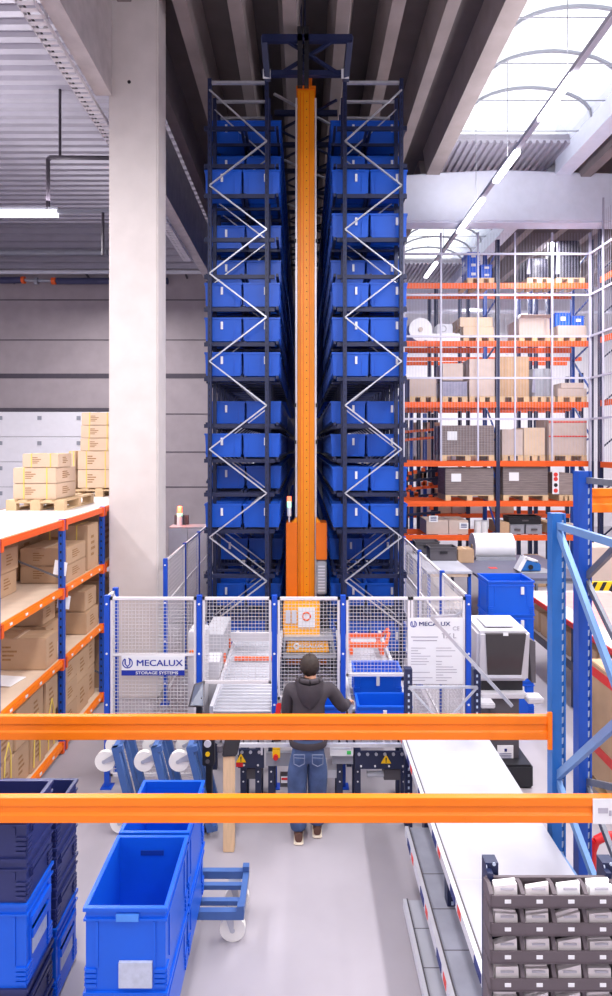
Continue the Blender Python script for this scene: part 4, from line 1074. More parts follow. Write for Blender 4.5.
P2 = [(-4.40, -3.97, 0, .32), (-4.40, -3.97, .325, .32), (-3.94, -3.32, 0, .32), (-3.94, -3.32, .325, .32)]
for (x0, x1, dz_, h), q in zip(P2, nm): carton(max(x0, -4.10) if x0 < -4 else x0, x1 if x1 > -3.9 else -3.98, 10.4, 10.95, Zp+dz_, h, 'strapped carton on the far shelf-top pallet, %s' % q, TG, M_carton2, strap=True)
for i in range(3): carton(-3.9+.01*i, -3.3, 10.42, 10.92, Zp+.65+i*.225, .22, 'strapped carton of the far shelf-top stack, %s of the three thin top ones' % ('lowest', 'middle', 'topmost')[i], TG, M_carton2, strap=True)
# grey cabinets and beacon behind the column
t = thing('steel_cabinet', 'grey two-door steel cabinet behind the side fence under the red beacon', 'cabinet', (-2.4, 12.5, 0))
b = MB(); b.box(-2.78, -1.98, 12.3, 12.8, 0, 2.0); b.build('body', M_grey, t)
for x0, x1 in ((-2.77, -2.39), (-2.38, -1.99)):
    b = MB(); b.box(x0, x1, 12.28, 12.3, .06, 1.97); d = b.build('door', M_lgrey, t); b = MB(); b.box(x1-.06, x1-.04, 12.265, 12.28, .95, 1.1); b.build('handle', M_dgrey, d)
t = thing('beacon', 'small glowing red and white beacon lamp on the grey cabinet', 'beacon', (-2.6, 12.6, 2.0))
b = MB(); b.tube((-2.61, 12.6, 2.0), (-2.61, 12.6, 2.2), .06, 14); b.build('base', M_card, t, smooth=True)
b = MB(); b.tube((-2.61, 12.6, 2.2), (-2.61, 12.6, 2.26), .06, 14); b.build('green_ring', M_beacon_w, t, smooth=True)
b = MB(); b.tube((-2.61, 12.6, 2.26), (-2.61, 12.6, 2.40), .055, 14, .05); b.build('red_lens', M_beacon_r, t, smooth=True)
b = MB(); b.box(-2.75, -2.45, 12.72, 12.78, 2.0, 2.2); b.build('junction_box', M_dgrey, t)
l = bpy.data.lights.new('beacon_light', 'POINT'); l.energy = 30; l.color = (1, .25, .15); l.shadow_soft_size = .06
o = bpy.data.objects.new('beacon_light', l); C.objects.link(o); o.location = (-2.61, 12.5, 2.45)
# ================================================================== PALLET RACKING BEHIND THE GUARD MESH
YB = 15.2
def X(px, Y=YB): return xx(px, Y)
def Zb(py, Y=YB): return zz(py, Y)
LV = [287, 345, 406, 465, 505, 539]                   # pixel rows of the six beam levels (beam bottoms near eye level)
LZ = [Zb(q-4) for q in LV]                            # load height of each level
t = thing('pallet_rack', 'far orange and navy pallet racking with six loaded levels behind the tall guard mesh', 'pallet rack', (X(500), YB, 0))
UX = [X(402), X(498), X(592)]
for x in UX:
    for y in (YB+.04, YB+1.1):
        b = MB(); b.box(x-.05, x+.05, y-.04, y+.04, 0, 8.95 if x != UX[0] else 8.6)
        b.build('upright', M_navy if y < YB+1 else M_blue, t)
    b = MB(); z = .3
    while z < 8.4: b.bar((x, YB+.06, z), (x, YB+1.08, z+.9), .04, .03); b.bar((x, YB+1.08, z+.9), (x, YB+.06, z+1.2), .04, .03); z += 1.2
    b.build('frame_brace', M_blue, t)
for i, z in enumerate(LZ):
    for a, c in zip(UX, UX[1:]):
        if i == 0 and False: continue
        for y, mm in ((YB-.01, M_orange2), (YB+1.06, M_orange2)):
            b = MB(); b.box(a+.05, c-.05, y, y+.05, z-.14, z); b.box(a+.05, c-.05, y-.004, y, z-.085, z-.06); b.build('beam', mm, t)
LN = ['top', 'second', 'third', 'fourth', 'fifth', 'lowest']
G = {}
def onl(i, px0, px1, h, name, label, m, group=None, d0=.05, d1=.95, pal=True, cat='carton', **kw):
    """a load on level i spanning px0..px1, h metres high; wooden pallet under it"""
    z = LZ[i]+.004; a, c = X(px0), X(px1)
    if pal:
        pallet(a, YB+d0, z, c-a, d1-d0, 'wooden pallet on the %s racking level, under %s' % (LN[i], pal if isinstance(pal, str) else 'the load there'), 'pallets in the far racking', parts=False); z += .148
    return carton(a, c, YB+d0+.02, YB+d1-.02, z, h, label, group or 'loads on the far racking', m, prints=False, cat=cat, **kw)
# --- top level
def crates(px0, px1, i, z0, k, hh, label, grp):
    w_ = X(px1)-X(px0); cm = crate(w_, .55, hh, ribs=False).mesh('crate', M_bin2)
    for q in range(k):
        o = thing('blue_crate', (label % ORD[q] if '%s' in label else label), 'crate', ((X(px0)+X(px1))/2, YB+.45, z0+q*(hh+.003)), grp); a = bpy.data.objects.new('body', cm); C.objects.link(a); a.parent = o
        b = MB(); b.box((X(px0)+X(px1))/2-.06, (X(px0)+X(px1))/2+.06, YB+.45-.285, YB+.45-.275, z0+q*(hh+.003)+hh*.4, z0+q*(hh+.003)+hh*.7); b.build('label_holder', M_card, o)
pallet(X(468), YB+.05, LZ[0]+.004, X(495)-X(468), .95, 'wooden pallet on the top racking level, under blue crates', 'pallets in the far racking', parts=False)
crates(469, 482, 0, LZ[0]+.152, 3, .23, 'blue crate in the tall stack on the top racking level, %s from below', 'crates on the top racking level')
crates(482.8, 494.8, 0, LZ[0]+.152, 2, .185, 'blue crate in the low stack on the top racking level, %s from below', 'crates on the top racking level')
def wrapped(px0, px1, i, h, label, mats=(M_film, M_filmw)):
    a, c = X(px0), X(px1); z = LZ[i]+.004
    pallet(a, YB+.05, z, c-a, .9, 'wooden pallet on the %s racking level, under a film-wrapped load' % LN[i], 'pallets under film-wrapped loads', parts=False)
    t = thing('wrapped_load', label, 'wrapped load', ((a+c)/2, YB+.5, z+.148)); b = MB(); zz_ = z+.148; n = 18; vs = []; rows = 9
    for j in range(rows+1):
        for q in range(n):
            t_ = 2*math.pi*q/n; k = 1+.03*math.sin(j*2.1+q*1.7)
            sx = abs(math.cos(t_))**.5*(1 if math.cos(t_) > 0 else -1); sy = abs(math.sin(t_))**.5*(1 if math.sin(t_) > 0 else -1)
            tp = 1-.25*max(0, j/rows-.75)*4*.35
            vs.append(((a+c)/2+(c-a)*.48*sx*k*tp, YB+.5+.40*sy*k*tp, zz_+h*j/rows))
    b.add(vs, [(j*n+q, j*n+(q+1)%n, (j+1)*n+(q+1)%n, (j+1)*n+q) for j in range(rows) for q in range(n)] + [tuple(reversed(range(n))), tuple(range(rows*n, rows*n+n))])
    k = b.build('film', mats[0], t, smooth=True)
    b = MB(); b.hexa([(a, YB+.08, zz_+.1), (a+(c-a)*.14, YB+.06, zz_+.1), (a+(c-a)*.14, YB+.075, zz_+.1), (a, YB+.1, zz_+.1), (a+.05, YB+.09, zz_+h*.97), (a+(c-a)*.12, YB+.08, zz_+h*.97), (a+(c-a)*.12, YB+.095, zz_+h*.97), (a+.05, YB+.1, zz_+h*.97)])
    b.build('loose_film', mats[1], t)
wrapped(528, 553, 0, .52, 'low pallet load wrapped in shiny black film on the top level')
wrapped(557, 586, 0, .98, 'tall pallet load wrapped in shiny black film on the top level')
# --- second level
z = LZ[1]+.004
t = thing('white_roll', 'large white roll of material lying on the second racking level beside a bale', 'roll', (X(421), YB+.5, z)); b = MB(); b.tube((X(421)+.0, YB+.05, z+.3), (X(421), YB+.95, z+.3), .3, 24); b.build('roll', M_card, t, smooth=True); b = MB(); b.tube((X(421), YB+.03, z+.3), (X(421), YB+.05, z+.3), .06, 14); b.build('core', M_carton3, t)
onl(1, 427, 461, .2, 'bale', 'long flat white bale on the second racking level beside the roll', M_card, pal=False)
t = thing('grey_machine', 'small grey boxed machine standing on the white bale of the second level', 'machine', (X(447), YB+.5, z+.206)); b = MB(); b.box(X(440), X(456), YB+.3, YB+.7, z+.206, z+.5); b.build('body', M_lgrey, t, bevel=.03); b = MB(); b.ring((X(446), YB+.3, z+.37), (0,1,0), .08, .015, 18, 6); b.build('dial', M_grey, t)
onl(1, 464, 495, .22, 'c', 'pale carton on the second racking level under a closed tray', M_carton2, pal='a pale carton')
carton(X(461), X(494), YB+.1, YB+.9, LZ[1]+.38, .25, 'pale tray carton on top of the pale carton, second level', 'loads on the far racking', M_carton2, prints=False)
onl(1, 520, 551, .44, 'c', 'open carton of crumpled paper in a grey cage on the second level', M_carton3, pal='the paper carton', flap=True)
t = thing('paper_bundle', 'crumpled white paper spilling over the open carton on the second level', 'paper', (X(536), YB+.4, LZ[1]+.6)); b = MB()
random.seed(5)
for i in range(9): b.ball((X(527+2.6*i), YB+.3+.2*random.random(), LZ[1]+.62+.1*random.random()), .10, .09, .09, 7, 5)
b.build('sheet', M_paper2, t)
onl(1, 559, 588, .26, 'c', 'flat carton on the second racking level under two blue crates', M_carton3, pal='a flat carton')
crates(558, 574, 1, LZ[1]+.42, 1, .34, 'blue crate with white label on the flat carton, larger of the two', 'crates on the second racking level')
crates(575, 588, 1, LZ[1]+.42, 1, .26, 'blue crate with white label on the flat carton, smaller of the two', 'crates on the second racking level')
# --- third level
onl(2, 410, 437, .45, 'c', 'pale grey carton nearest the blue bin rack on the third level', M_carton3, pal='a pale grey carton')
onl(2, 443, 468, .38, 'c', 'white wrapped carton on the third level under a taller grey one', M_filmw, pal='a white wrapped carton')
carton(X(443.5), X(464), YB+.1, YB+.9, LZ[2]+.56, .44, 'grey carton standing on the white wrapped carton, third level', 'loads on the far racking', M_carton3, prints=False)
onl(2, 470, 496, .96, 'c', 'tall pale carton with red tape beside a navy upright on the third level', M_carton3, pal='a red-taped carton', tape=M_redtape)
onl(2, 500, 530, 1.02, 'c', 'tall plain brown carton on the third level, largest in that row', M_carton, pal='the tallest brown carton')
wrapped(533, 556, 2, .72, 'grey load in torn clear film on the third racking level', (M_grey, M_filmw))
onl(2, 559, 588, .2, 'c', 'low brown carton tray on the third level by the mesh corner', M_carton3, pal='a low brown carton')
carton(X(563), X(586), YB+.1, YB+.9, LZ[2]+.36, .14, 'lid-like brown carton on the low tray, third level by mesh corner', 'loads on the far racking', M_carton3, prints=False)
# --- fourth level
def sheets(i, px0, px1, h, label, top=None):
    t_ = onl(i, px0, px1, h, 'c', label, M_cartong, pal='flat cardboard', cat='cardboard stack')
    a, c = X(px0), X(px1); z = LZ[i]+.152
    b = MB(); k = 0
    while z+k < LZ[i]+.15+h: b.box(a-.006, c+.006, YB+.06, YB+.08, z+k, z+k+.006); k += .045
    b.build('sheet_edge', M_dgrey, t_)
    b = MB(); b.box(a+.15, a+.4, YB+.055, YB+.06, z+h*.5, z+h*.8); b.build('label_sheet', M_card, t_)
    return t_
sheets(3, 442, 495, .76, 'dark grey stack of flat cardboard with white label on the fourth level')
onl(3, 503, 524, .66, 'c', 'plain pale carton block between navy upright and shiny cartons, fourth level', M_carton3, pal='a plain pale carton')
onl(3, 525, 546, .70, 'c', 'pale brown carton block in clear film on the fourth level', M_carton2, pal='a filmed carton')
onl(3, 550, 588, .92, 'c', 'grey brown carton block with two red tape bands on the fourth level', M_carton3, pal='the red-banded cartons')
t = thing('red_band', 'red tape bands round the grey brown carton block on the fourth level', 'tape', (X(569), YB+.06, LZ[3]+.6)); b = MB()
for k in (.54, .94): b.box(X(550)-.004, X(588)+.004, YB+.062, YB+.069, LZ[3]+.15+k*.92-.03, LZ[3]+.15+k*.92)
each(b, 'tape_band', M_redtape, t)
# --- fifth level
sheets(4, 446, 494.5, .68, 'brown stack of flat cardboard under a pale strip on the fifth level')
sheets(4, 504, 549, .72, 'grey stack of flat cardboard with white label on the fifth level')
onl(4, 560, 574, .55, 'c', 'small leaning stack of cardboard by the signs on the fifth level', M_cartong, pal='leaning cardboard')
t = thing('hazard_sign', 'strip of small red and white pictogram signs hanging on the fifth level', 'sign', (X(555), YB-.02, Zb(492))); b = MB(); b.box(X(552), X(558.5), YB-.03, YB-.015, Zb(494), Zb(471)); k = b.build('board', M_card, t)
b = MB()
for q in (474.5, 479, 490.5): b.tube((X(555.2), YB-.036, Zb(q)), (X(555.2), YB-.03, Zb(q)), .055, 14)
each(b, 'red_disc', M_redtape, k); b = MB(); b.tube((X(555.2), YB-.036, Zb(485)), (X(555.2), YB-.03, Zb(485)), .05, 14); b.build('dark_disc', M_black, k)
# --- lowest level
onl(5, 427, 449, .36, 'c', 'brown carton with white label at the bench end of the lowest level', M_carton3, pal=False)
onl(5, 449.5, 469, .36, 'c', 'brown carton with white label beside a white tin, lowest level', M_carton3, pal=False)
for px, py, w_ in ((434, 519, 'upper'), (464.5, 526, 'lower')):
    t = thing('carton_label', '%s white printed label on the brown cartons of the lowest level' % w_, 'label', (X(px), YB+.06, Zb(py+3))); b = MB(); b.box(X(px-4.5), X(px+4.5), YB+.058, YB+.066, Zb(py+3.5), Zb(py-3)); k = b.build('sheet', M_card, t); b = MB()
    for q in (-1.5, 0, 1.5): b.box(X(px-3), X(px+3), YB+.055, YB+.058, Zb(py+q+.4), Zb(py+q-.4))
    b.build('print_line', M_signtext, k)
for i, px in enumerate((481, 488)):
    t = thing('white_tin', 'white tin on the lowest racking level, %s one' % ('bench side', 'upright side')[i], 'tin', (X(px), YB+.3, LZ[5])); b = MB(); b.tube((X(px), YB+.3, LZ[5]+.004), (X(px), YB+.3, LZ[5]+.32), .09, 18); b.build('can', M_card, t, smooth=True); b = MB(); b.tube((X(px), YB+.3, LZ[5]+.32), (X(px), YB+.3, LZ[5]+.335), .094, 18); b.build('lid', M_lgrey, t)
gr = 'grey and black bins on the lowest racking level'
for lab, a, c, z0, h, m in (('black bin lying across the grey bins on the lowest racking level', 511, 544, .25, .2, M_black), ('light grey bin on the lowest racking level, next to the brown carton', 512, 527, .0, .24, M_grey), ('light grey bin on the lowest racking level, next to the mesh corner', 528, 545, .0, .24, M_grey)):
    t = thing('storage_box', lab, 'bin', ((X(a)+X(c))/2, YB+.4, LZ[5]+z0), gr); cm = crate(X(c)-X(a), .5, h, ribs=False).mesh('box', m); q = bpy.data.objects.new('box', cm); C.objects.link(q); q.parent = t; q.location = (0, 0, .004)
    b = MB(); b.box((X(a)+X(c))/2-.08, (X(a)+X(c))/2+.08, YB+.4-.262, YB+.4-.25, LZ[5]+z0+h*.4, LZ[5]+z0+h*.6); b.build('handle', M_dgrey, t)
onl(5, 500, 510.5, .3, 'c', 'small brown carton beside the grey bins on the lowest level', M_carton, pal=False)
onl(5, 551, 563, .28, 'c', 'small dark brown carton near the mesh corner on the lowest level', M_carton, pal=False)
onl(5, 566, 586, .2, 'c', 'flat brown carton at the corner end of the lowest level', M_carton3, pal=False)
# floor level cartons under the racking
def floorc(px0, px1, py0, Y, h, label, m, **k): carton(xx(px0, Y), xx(px1, Y), Y, Y+.6, .002, h, label, 'cartons on the floor below the racking', m, prints=False, **k)
floorc(512, 530, 0, 15.5, .62, 'red-taped pale carton on the floor below the lowest racking level', M_carton3, tape=M_redtape)
floorc(532, 546, 0, 15.5, .75, 'brown carton on the floor beside the red-taped carton', M_carton)
floorc(548, 560, 0, 15.5, .6, 'smaller brown carton on the floor near the blue dispenser', M_carton2)
# ---- carton live storage glimpsed to the side: uprights with orange roller ends
t = thing('flow_rack', 'narrow picking rack of blue uprights with orange ends between bin rack and cardboard stacks', 'rack', (X(423, 16.6), 16.6, 0))
for i, px in enumerate((406, 412, 420, 427, 436)):
    b = MB(); b.box(X(px, 16.6)-.05, X(px, 16.6)+.05, 16.55+.1*i, 16.65+.1*i, 0, 4.6); b.build('upright', M_blue if i % 2 else M_navy, t)
for j, py in enumerate((429, 437, 470, 478, 486, 494, 502, 512)):
    b = MB(); b.bar((X(404, 16.5), 16.45, zz(py+3, 16.5)), (X(440, 16.5), 16.45, zz(py, 16.5)), .05, .07); b.build('shelf_beam', M_orange2 if j in (0, 1, 4) else M_navy, t)
b = MB(); random.seed(11)
for i in range(26):
    px = random.choice((408, 415, 423, 430, 438)); py = random.uniform(462, 515); v = at(px+random.uniform(-2, 2), py, 16.4); b.box(v.x-.05, v.x+.05, v.y-.03, v.y+.03, v.z-.05, v.z+.05)
each(b, 'beam_end', M_orange2, t)
b = MB()
for i in range(14):
    v = at(random.uniform(405, 438), random.choice((426, 434, 460, 476, 492)), 16.9); b.box(v.x-.09, v.x+.09, v.y-.05, v.y+.05, v.z-.14, v.z+.1)
k = b.build('carton_front', M_carton2, t); k['kind'] = 'stuff'
# ---- second racking behind with blue crate and far loads
t = thing('pallet_rack', 'second racking seen through gaps behind the first, with pale goods', 'pallet rack', (X(470, 19), 19, 0))
for px in (436, 468, 530, 548, 581):
    for y in (19, 20): 
        b = MB(); b.box(X(px, 19)-.06, X(px, 19)+.06, y-.04, y+.04, 0, 8.8 if px < 560 else 6); b.build('upright', M_navy, t)
for z in (1.5, 3.2, 4.9, 6.5):
    for y in (18.95, 20):
        b = MB(); b.box(X(404, 19), X(581, 19), y, y+.05, z-.12, z); b.build('beam', M_orange2, t)
random.seed(21)
CL = ['pale', 'white', 'light brown']
for zi, z in enumerate((1.5, 3.2, 4.9)):
    for j, (a, c) in enumerate(((406, 420), (421, 435), (438, 452), (453, 466), (470, 485), (500, 515))):
        h = random.uniform(.6, 1.15); mi = (j+zi) % 3
        carton(X(a, 19), X(c, 19), 19.1, 19.9, z+.003, h, '%s carton in the second racking, %s level, %s along from the bin rack' % (CL[mi], ('lower', 'middle', 'upper')[zi], ORD[j]), 'cartons in the second racking', (M_carton3, M_card, M_carton2)[mi], prints=False)
# ---- racking along the other aisle, side on, beyond the mesh corner
XQ = 7.35
t = thing('pallet_rack', 'racking running towards the viewer beyond the corner of the guard mesh', 'pallet rack', (XQ, 13, 0))
for y in (12.3, 14.7):
    for x in (XQ, XQ+1.05):
        b = MB(); b.box(x-.05, x+.05, y-.05, y+.05, 0, 9.2); b.build('upright', M_navy, t)
    b = MB(); z = .3
    while z < 8.4: b.bar((XQ, y, z), (XQ+1.05, y, z+.9), .04, .03); z += 1.1
    b.build('frame_brace', M_navy, t)
for i, z in enumerate(LZ):
    for x in (XQ-.03, XQ+1.05):
        b = MB(); b.box(x, x+.05, 12.35, 14.65, z-.14, z); b.build('beam', M_orange2, t)
for i, h, lab, m in ((2, .85, 'grey carton block beyond the mesh corner on the third level', M_cartong), (3, .9, 'brown carton block beyond the mesh corner on the fourth level', M_carton3), (4, .7, 'brown cardboard beyond the mesh corner on the fifth level', M_cartong), (1, .5, 'grey carton beyond the mesh corner on the second level', M_carton3)):
    pallet(XQ+.03, 12.9, LZ[i]+.004, .95, 1.3, 'wooden pallet beyond the mesh corner on the %s level' % LN[i], 'pallets beyond the mesh corner', parts=False)
    carton(XQ+.05, XQ+.95, 13.0, 14.1, LZ[i]+.152, h, lab, 'loads beyond the mesh corner', m, prints=False)
for i, (px, py) in enumerate(((598, 520), (605, 528), (601, 533))):
    v = at(px, py, 14.2); t = thing('cable_reel', 'dark round reel beyond the mesh corner, %s of the three' % ('upper', 'outer', 'lower')[i], 'reel', (XQ+.4, 13.0+i*.5, LZ[5]), 'dark reels')
    yy = 13.0+i*.5; b = MB(); b.tube((XQ+.15, yy, LZ[5]+.26), (XQ+.6, yy, LZ[5]+.26), .2, 18); b.build('drum', M_black, t, smooth=True); b = MB(); b.tube((XQ+.12, yy, LZ[5]+.26), (XQ+.15, yy, LZ[5]+.26), .25, 18); b.build('flange', M_grey, t, smooth=True)

# ---- tall guard mesh
YG = 14.85
t = thing('guard_mesh', 'tall white guard mesh in front of the far racking, from the beam down', 'guard mesh', (X(500), YG, zz(461, YG)))
z0, z1 = zz(461, YG), 9.0
gx = [xx(q, YG) for q in (404, 441, 478, 515, 552, 590)]; gz = [zz(q, YG) for q in (254, 295, 336.5, 378, 419)]
for x in gx: b = MB(); b.box(x-.02, x+.02, YG-.02, YG+.02, z0, z1); b.build('mullion', M_mesh2, t)
for z in gz: b = MB(); b.box(gx[0]-.3, gx[-1], YG-.018, YG+.018, z-.025, z+.025); b.build('crossbar', M_mesh2, t)
b = MB(); x = gx[0]
while x < gx[-1]: b.box(x-.0022, x+.0022, YG+.02, YG+.0244, z0, z1); x += .075
b.build('wire_mesh', M_mesh2, t)
XG = gx[-1]
t = thing('guard_mesh', 'tall white guard mesh running towards the viewer from the mesh corner', 'guard mesh', (XG, 13, z0))
b = MB(); b.box(XG-.025, XG+.025, YG-.03, YG+.03, 0, z1); b.build('corner_post', M_mesh2, t)
for y in (14.2, 13.3, 12.4, 11.6): b = MB(); b.box(XG-.02, XG+.02, y-.02, y+.02, z0, 9.6); b.build('mullion', M_mesh2, t)
for z in gz: b = MB(); b.box(XG-.018, XG+.018, 11.6, YG, z-.025, z+.025); b.build('crossbar', M_mesh2, t)
b = MB(); y = 11.6
while y < YG: b.box(XG+.02, XG+.025, y-.0025, y+.0025, z0, z1+.3); y += .1
b.build('wire_mesh', M_mesh2, t)

# ================================================================== PACKING AREA
def bench(name, label, x0, x1, y0, y1, z, m, th=.05, legm=M_blue, cat='bench', shelf=False):
    t = thing(name, label, cat, ((x0+x1)/2, (y0+y1)/2, 0))
    b = MB(); b.box(x0, x1, y0, y1, z-th, z); b.build('top', m, t, bevel=.006)
    for x in (x0+.05, x1-.05):
        for y in (y0+.05, y1-.05):
            b = MB(); b.box(x-.03, x+.03, y-.03, y+.03, 0, z-th); b.build('leg', legm, t)
    if shelf: b = MB(); b.box(x0+.03, x1-.03, y0+.03, y1-.03, shelf-.03, shelf); b.build('shelf', M_board, t)
    b = MB(); b.box(x0+.03, x1-.03, y0+.02, y0+.05, z-th-.06, z-th); b.build('apron', M_carton2 if legm is M_blue else legm, t)
    return t
bench('packing_bench', 'white-topped packing bench beside the side fence and bin rack', 2.35, 3.22, 11.3, 14.3, 1.3, M_whitetop, shelf=.6)
for i, (a, c, y) in enumerate(((2.45, 3.0, 13.2), (2.62, 3.2, 12.5))):
    o = thing('grey_bin', 'dark grey bin on the white packing bench, %s' % ('behind the other', 'in front of the other')[i], 'bin', ((a+c)/2, y, 1.303), 'grey bins on the white bench'); cm = crate(c-a, .38, .28, ribs=False).mesh('bin', M_dgrey); q = bpy.data.objects.new('body', cm); C.objects.link(q); q.parent = o
    b = MB(); b.box((a+c)/2-.08, (a+c)/2+.08, y-.2, y-.19, 1.45, 1.5); b.build('handle', M_black, o)
bench('cutting_table', 'grey-topped cutting table under the white paper roll', 3.5, 5.6, 11.7, 14.2, 1.08, mat('grey_top', (100, 100, 120), .5, var=.05), legm=M_grey)
t = thing('paper_roll', 'large white paper roll lying on a stand at the back of the grey table', 'paper roll', (4.35, 13.8, 1.1))
Yr = 13.8; xa, xb = xx(472, Yr), xx(511, Yr); zc = zz(546, Yr)
b = MB(); b.tube((xa, Yr, zc), (xb, Yr, zc), .30, 32); k = b.build('roll', M_card, t, smooth=True)
b = MB(); b.tube((xa-.02, Yr, zc), (xb+.02, Yr, zc), .05, 14); b.build('core', M_carton, t)
b = MB()
for x in (xa+.1, xb-.1): b.box(x-.03, x+.03, Yr-.2, Yr+.2, 1.082, zc-.27)
b.box(xa, xb, Yr-.33, Yr-.28, 1.082, 1.16); each(b, 'cradle', M_grey, t)
carton(xx(458, 13.2), xx(474, 13.2), 13.2, 13.6, 1.084, .3, 'open brown carton beside the white paper roll on the grey table', 'cartons by the paper roll', M_carton, prints=False)
t = thing('tape_dispenser', 'blue and white tape dispenser machine on the grey cutting table', 'tape dispenser', (4.75, 12.2, 1.08))
Yt = 12.2
b = MB(); b.prism([(xx(521, Yt), zz(571, Yt)), (xx(541, Yt), zz(571, Yt)), (xx(541, Yt), zz(565, Yt)), (xx(537, Yt), zz(561, Yt)), (xx(526, Yt), zz(561, Yt))], Yt, Yt+.25); k = b.build('housing', M_lblue, t, bevel=.01)
b = MB(); b.tube((xx(530.5, Yt), Yt-.02, zz(567, Yt)), (xx(530.5, Yt), Yt, zz(567, Yt)), .05, 16); b.build('roller', M_black, k)
b = MB(); b.bar(at(517, 570, Yt+.1), at(524, 557, Yt+.1), .2, .08); b.bar(at(524, 557, Yt+.1), at(536, 561, Yt+.1), .2, .05); each(b, 'tape_roll_cover', M_card, t)
b = MB(); b.box(4.45, 5.1, Yt-.1, Yt+.4, 1.082, 1.1); b.build('base', M_grey, t)
t = thing('red_sheet', 'small red cutting mark sheet lying on the grey table', 'sheet', (3.9, 13, 1.082)); b = MB(); b.box(xx(490, 12.6), xx(498, 12.6), 12.6, 12.75, 1.081, 1.084); b.build('sheet', M_redtape, t)
# stacked blue bins near the cabinet
ME_big = crate(.64, .5, .48).mesh('crate', M_bin2)
for i in range(4):
    o = thing('stacking_crate', 'large blue crate in the stack behind the white machine, %s from below' % ORD[i], 'crate', (xx(505, 8.3)+.02, 8.35, .01+i*.452), 'crate stack behind the white machine')
    q = bpy.data.objects.new('body', ME_big); C.objects.link(q); q.parent = o
    b = MB(); w0 = wloc(o); b.box(w0.x+.13, w0.x+.17, w0.y-.262, w0.y-.24, w0.z+.3, w0.z+.4); b.build('label_holder', M_card, o)
# white machine with tinted window
t = thing('white_machine', 'white machine cabinet with a dark tinted window beside the fence end post', 'machine', (xx(505, 6.6), 6.8, 0))
Y0 = 6.5; xa, xb = xx(478, Y0), xx(531, Y0); zt = zz(632, Y0); zb = zz(684, Y0)
b = MB(); b.hexa([(xa, Y0+.06, zb), (xb, Y0+.06, zb), (xb, 7.1, zb), (xa, 7.1, zb), (xa, Y0, zt), (xb, Y0, zt), (xb, 7.1, zt+.02), (xa, 7.1, zt+.02)]); k = b.build('housing', M_white, t, bevel=.03)
b = MB(); b.hexa([(xx(489, Y0), Y0+.03, zz(679, Y0)), (xx(522, Y0), Y0+.03, zz(679, Y0)), (xx(522, Y0), Y0+.08, zz(679, Y0)), (xx(489, Y0), Y0+.08, zz(679, Y0)), (xx(485.5, Y0), Y0-.006, zz(634, Y0)), (xx(526, Y0), Y0-.006, zz(634, Y0)), (xx(526, Y0), Y0+.04, zz(634, Y0)), (xx(485.5, Y0), Y0+.04, zz(634, Y0))]); wdw = b.build('window', M_glassd, t)
b = MB(); b.box(xx(503, Y0), xx(508, Y0), Y0-.012, Y0-.006, zz(635.5, Y0), zz(632.5, Y0)); b.build('label', M_card, wdw)
b = MB(); b.box(xx(487, Y0), xx(523, Y0), Y0+.02, Y0+.04, zz(679, Y0), zz(676, Y0)); b.build('lower_trim', M_lgrey, wdw)
b = MB(); b.box(xa+.12, xb-.14, 6.62, 6.98, zt+.02, zt+.03); b.build('lid', M_lgrey, t)
b = MB(); b.box(xx(484, Y0), xx(526, Y0), Y0+.1, 7.05, zz(694, Y0), zb); b.build('neck', M_black, t)
b = MB(); b.box(xx(482, Y0), xx(528, Y0), Y0+.02, 7.08, zz(700, Y0), zz(694, Y0)); b.box(xx(478, Y0), xx(492, Y0), Y0-.12, Y0+.1, zz(704, Y0), zz(699, Y0)); b.box(xx(526, Y0), xx(542, Y0), Y0-.06, Y0+.1, zz(702, Y0), zz(696, Y0)); each(b, 'support_arm', M_white, t, bevel=.01)
b = MB(); b.box(xx(492, Y0), xx(521, Y0), Y0+.06, 7.0, .25, zz(700, Y0)); k = b.build('pedestal', M_dgrey, t)
b = MB(); b.box(xx(499, Y0), xx(515, Y0), Y0+.05, Y0+.06, zz(768, Y0), zz(748, Y0)); kk_ = b.build('notice', M_paper2, k); b = MB()
for q in range(7): b.box(xx(501, Y0), xx(513, Y0), Y0+.048, Y0+.05, zz(756+q*1.6, Y0)-.003, zz(756+q*1.6, Y0)+.003)
b.box(xx(506, Y0), xx(508.5, Y0), Y0+.048, Y0+.05, zz(754, Y0), zz(751, Y0)); b.build('print_line', M_signtext, kk_)
b = MB(); b.box(xx(492, Y0), xx(530, Y0), Y0-.1, 7.05, 0, .25); b.build('base_box', M_black, t, bevel=.02)
b = MB(); b.hexa([(xx(534, Y0), Y0+.06, zz(685, Y0)), (xx(538, Y0), Y0+.06, zz(685, Y0)), (xx(538, Y0), Y0+.2, zz(685, Y0)), (xx(534, Y0), Y0+.2, zz(685, Y0)), (xx(532, Y0), Y0+.1, zz(642, Y0)), (xx(539, Y0), Y0+.1, zz(645, Y0)), (xx(539, Y0), Y0+.24, zz(645, Y0)), (xx(532, Y0), Y0+.24, zz(642, Y0))]); b.bar(at(531, 668, Y0+.15), at(535, 668, Y0+.15), .04, .04); b.build('side_panel', M_dgrey, t)
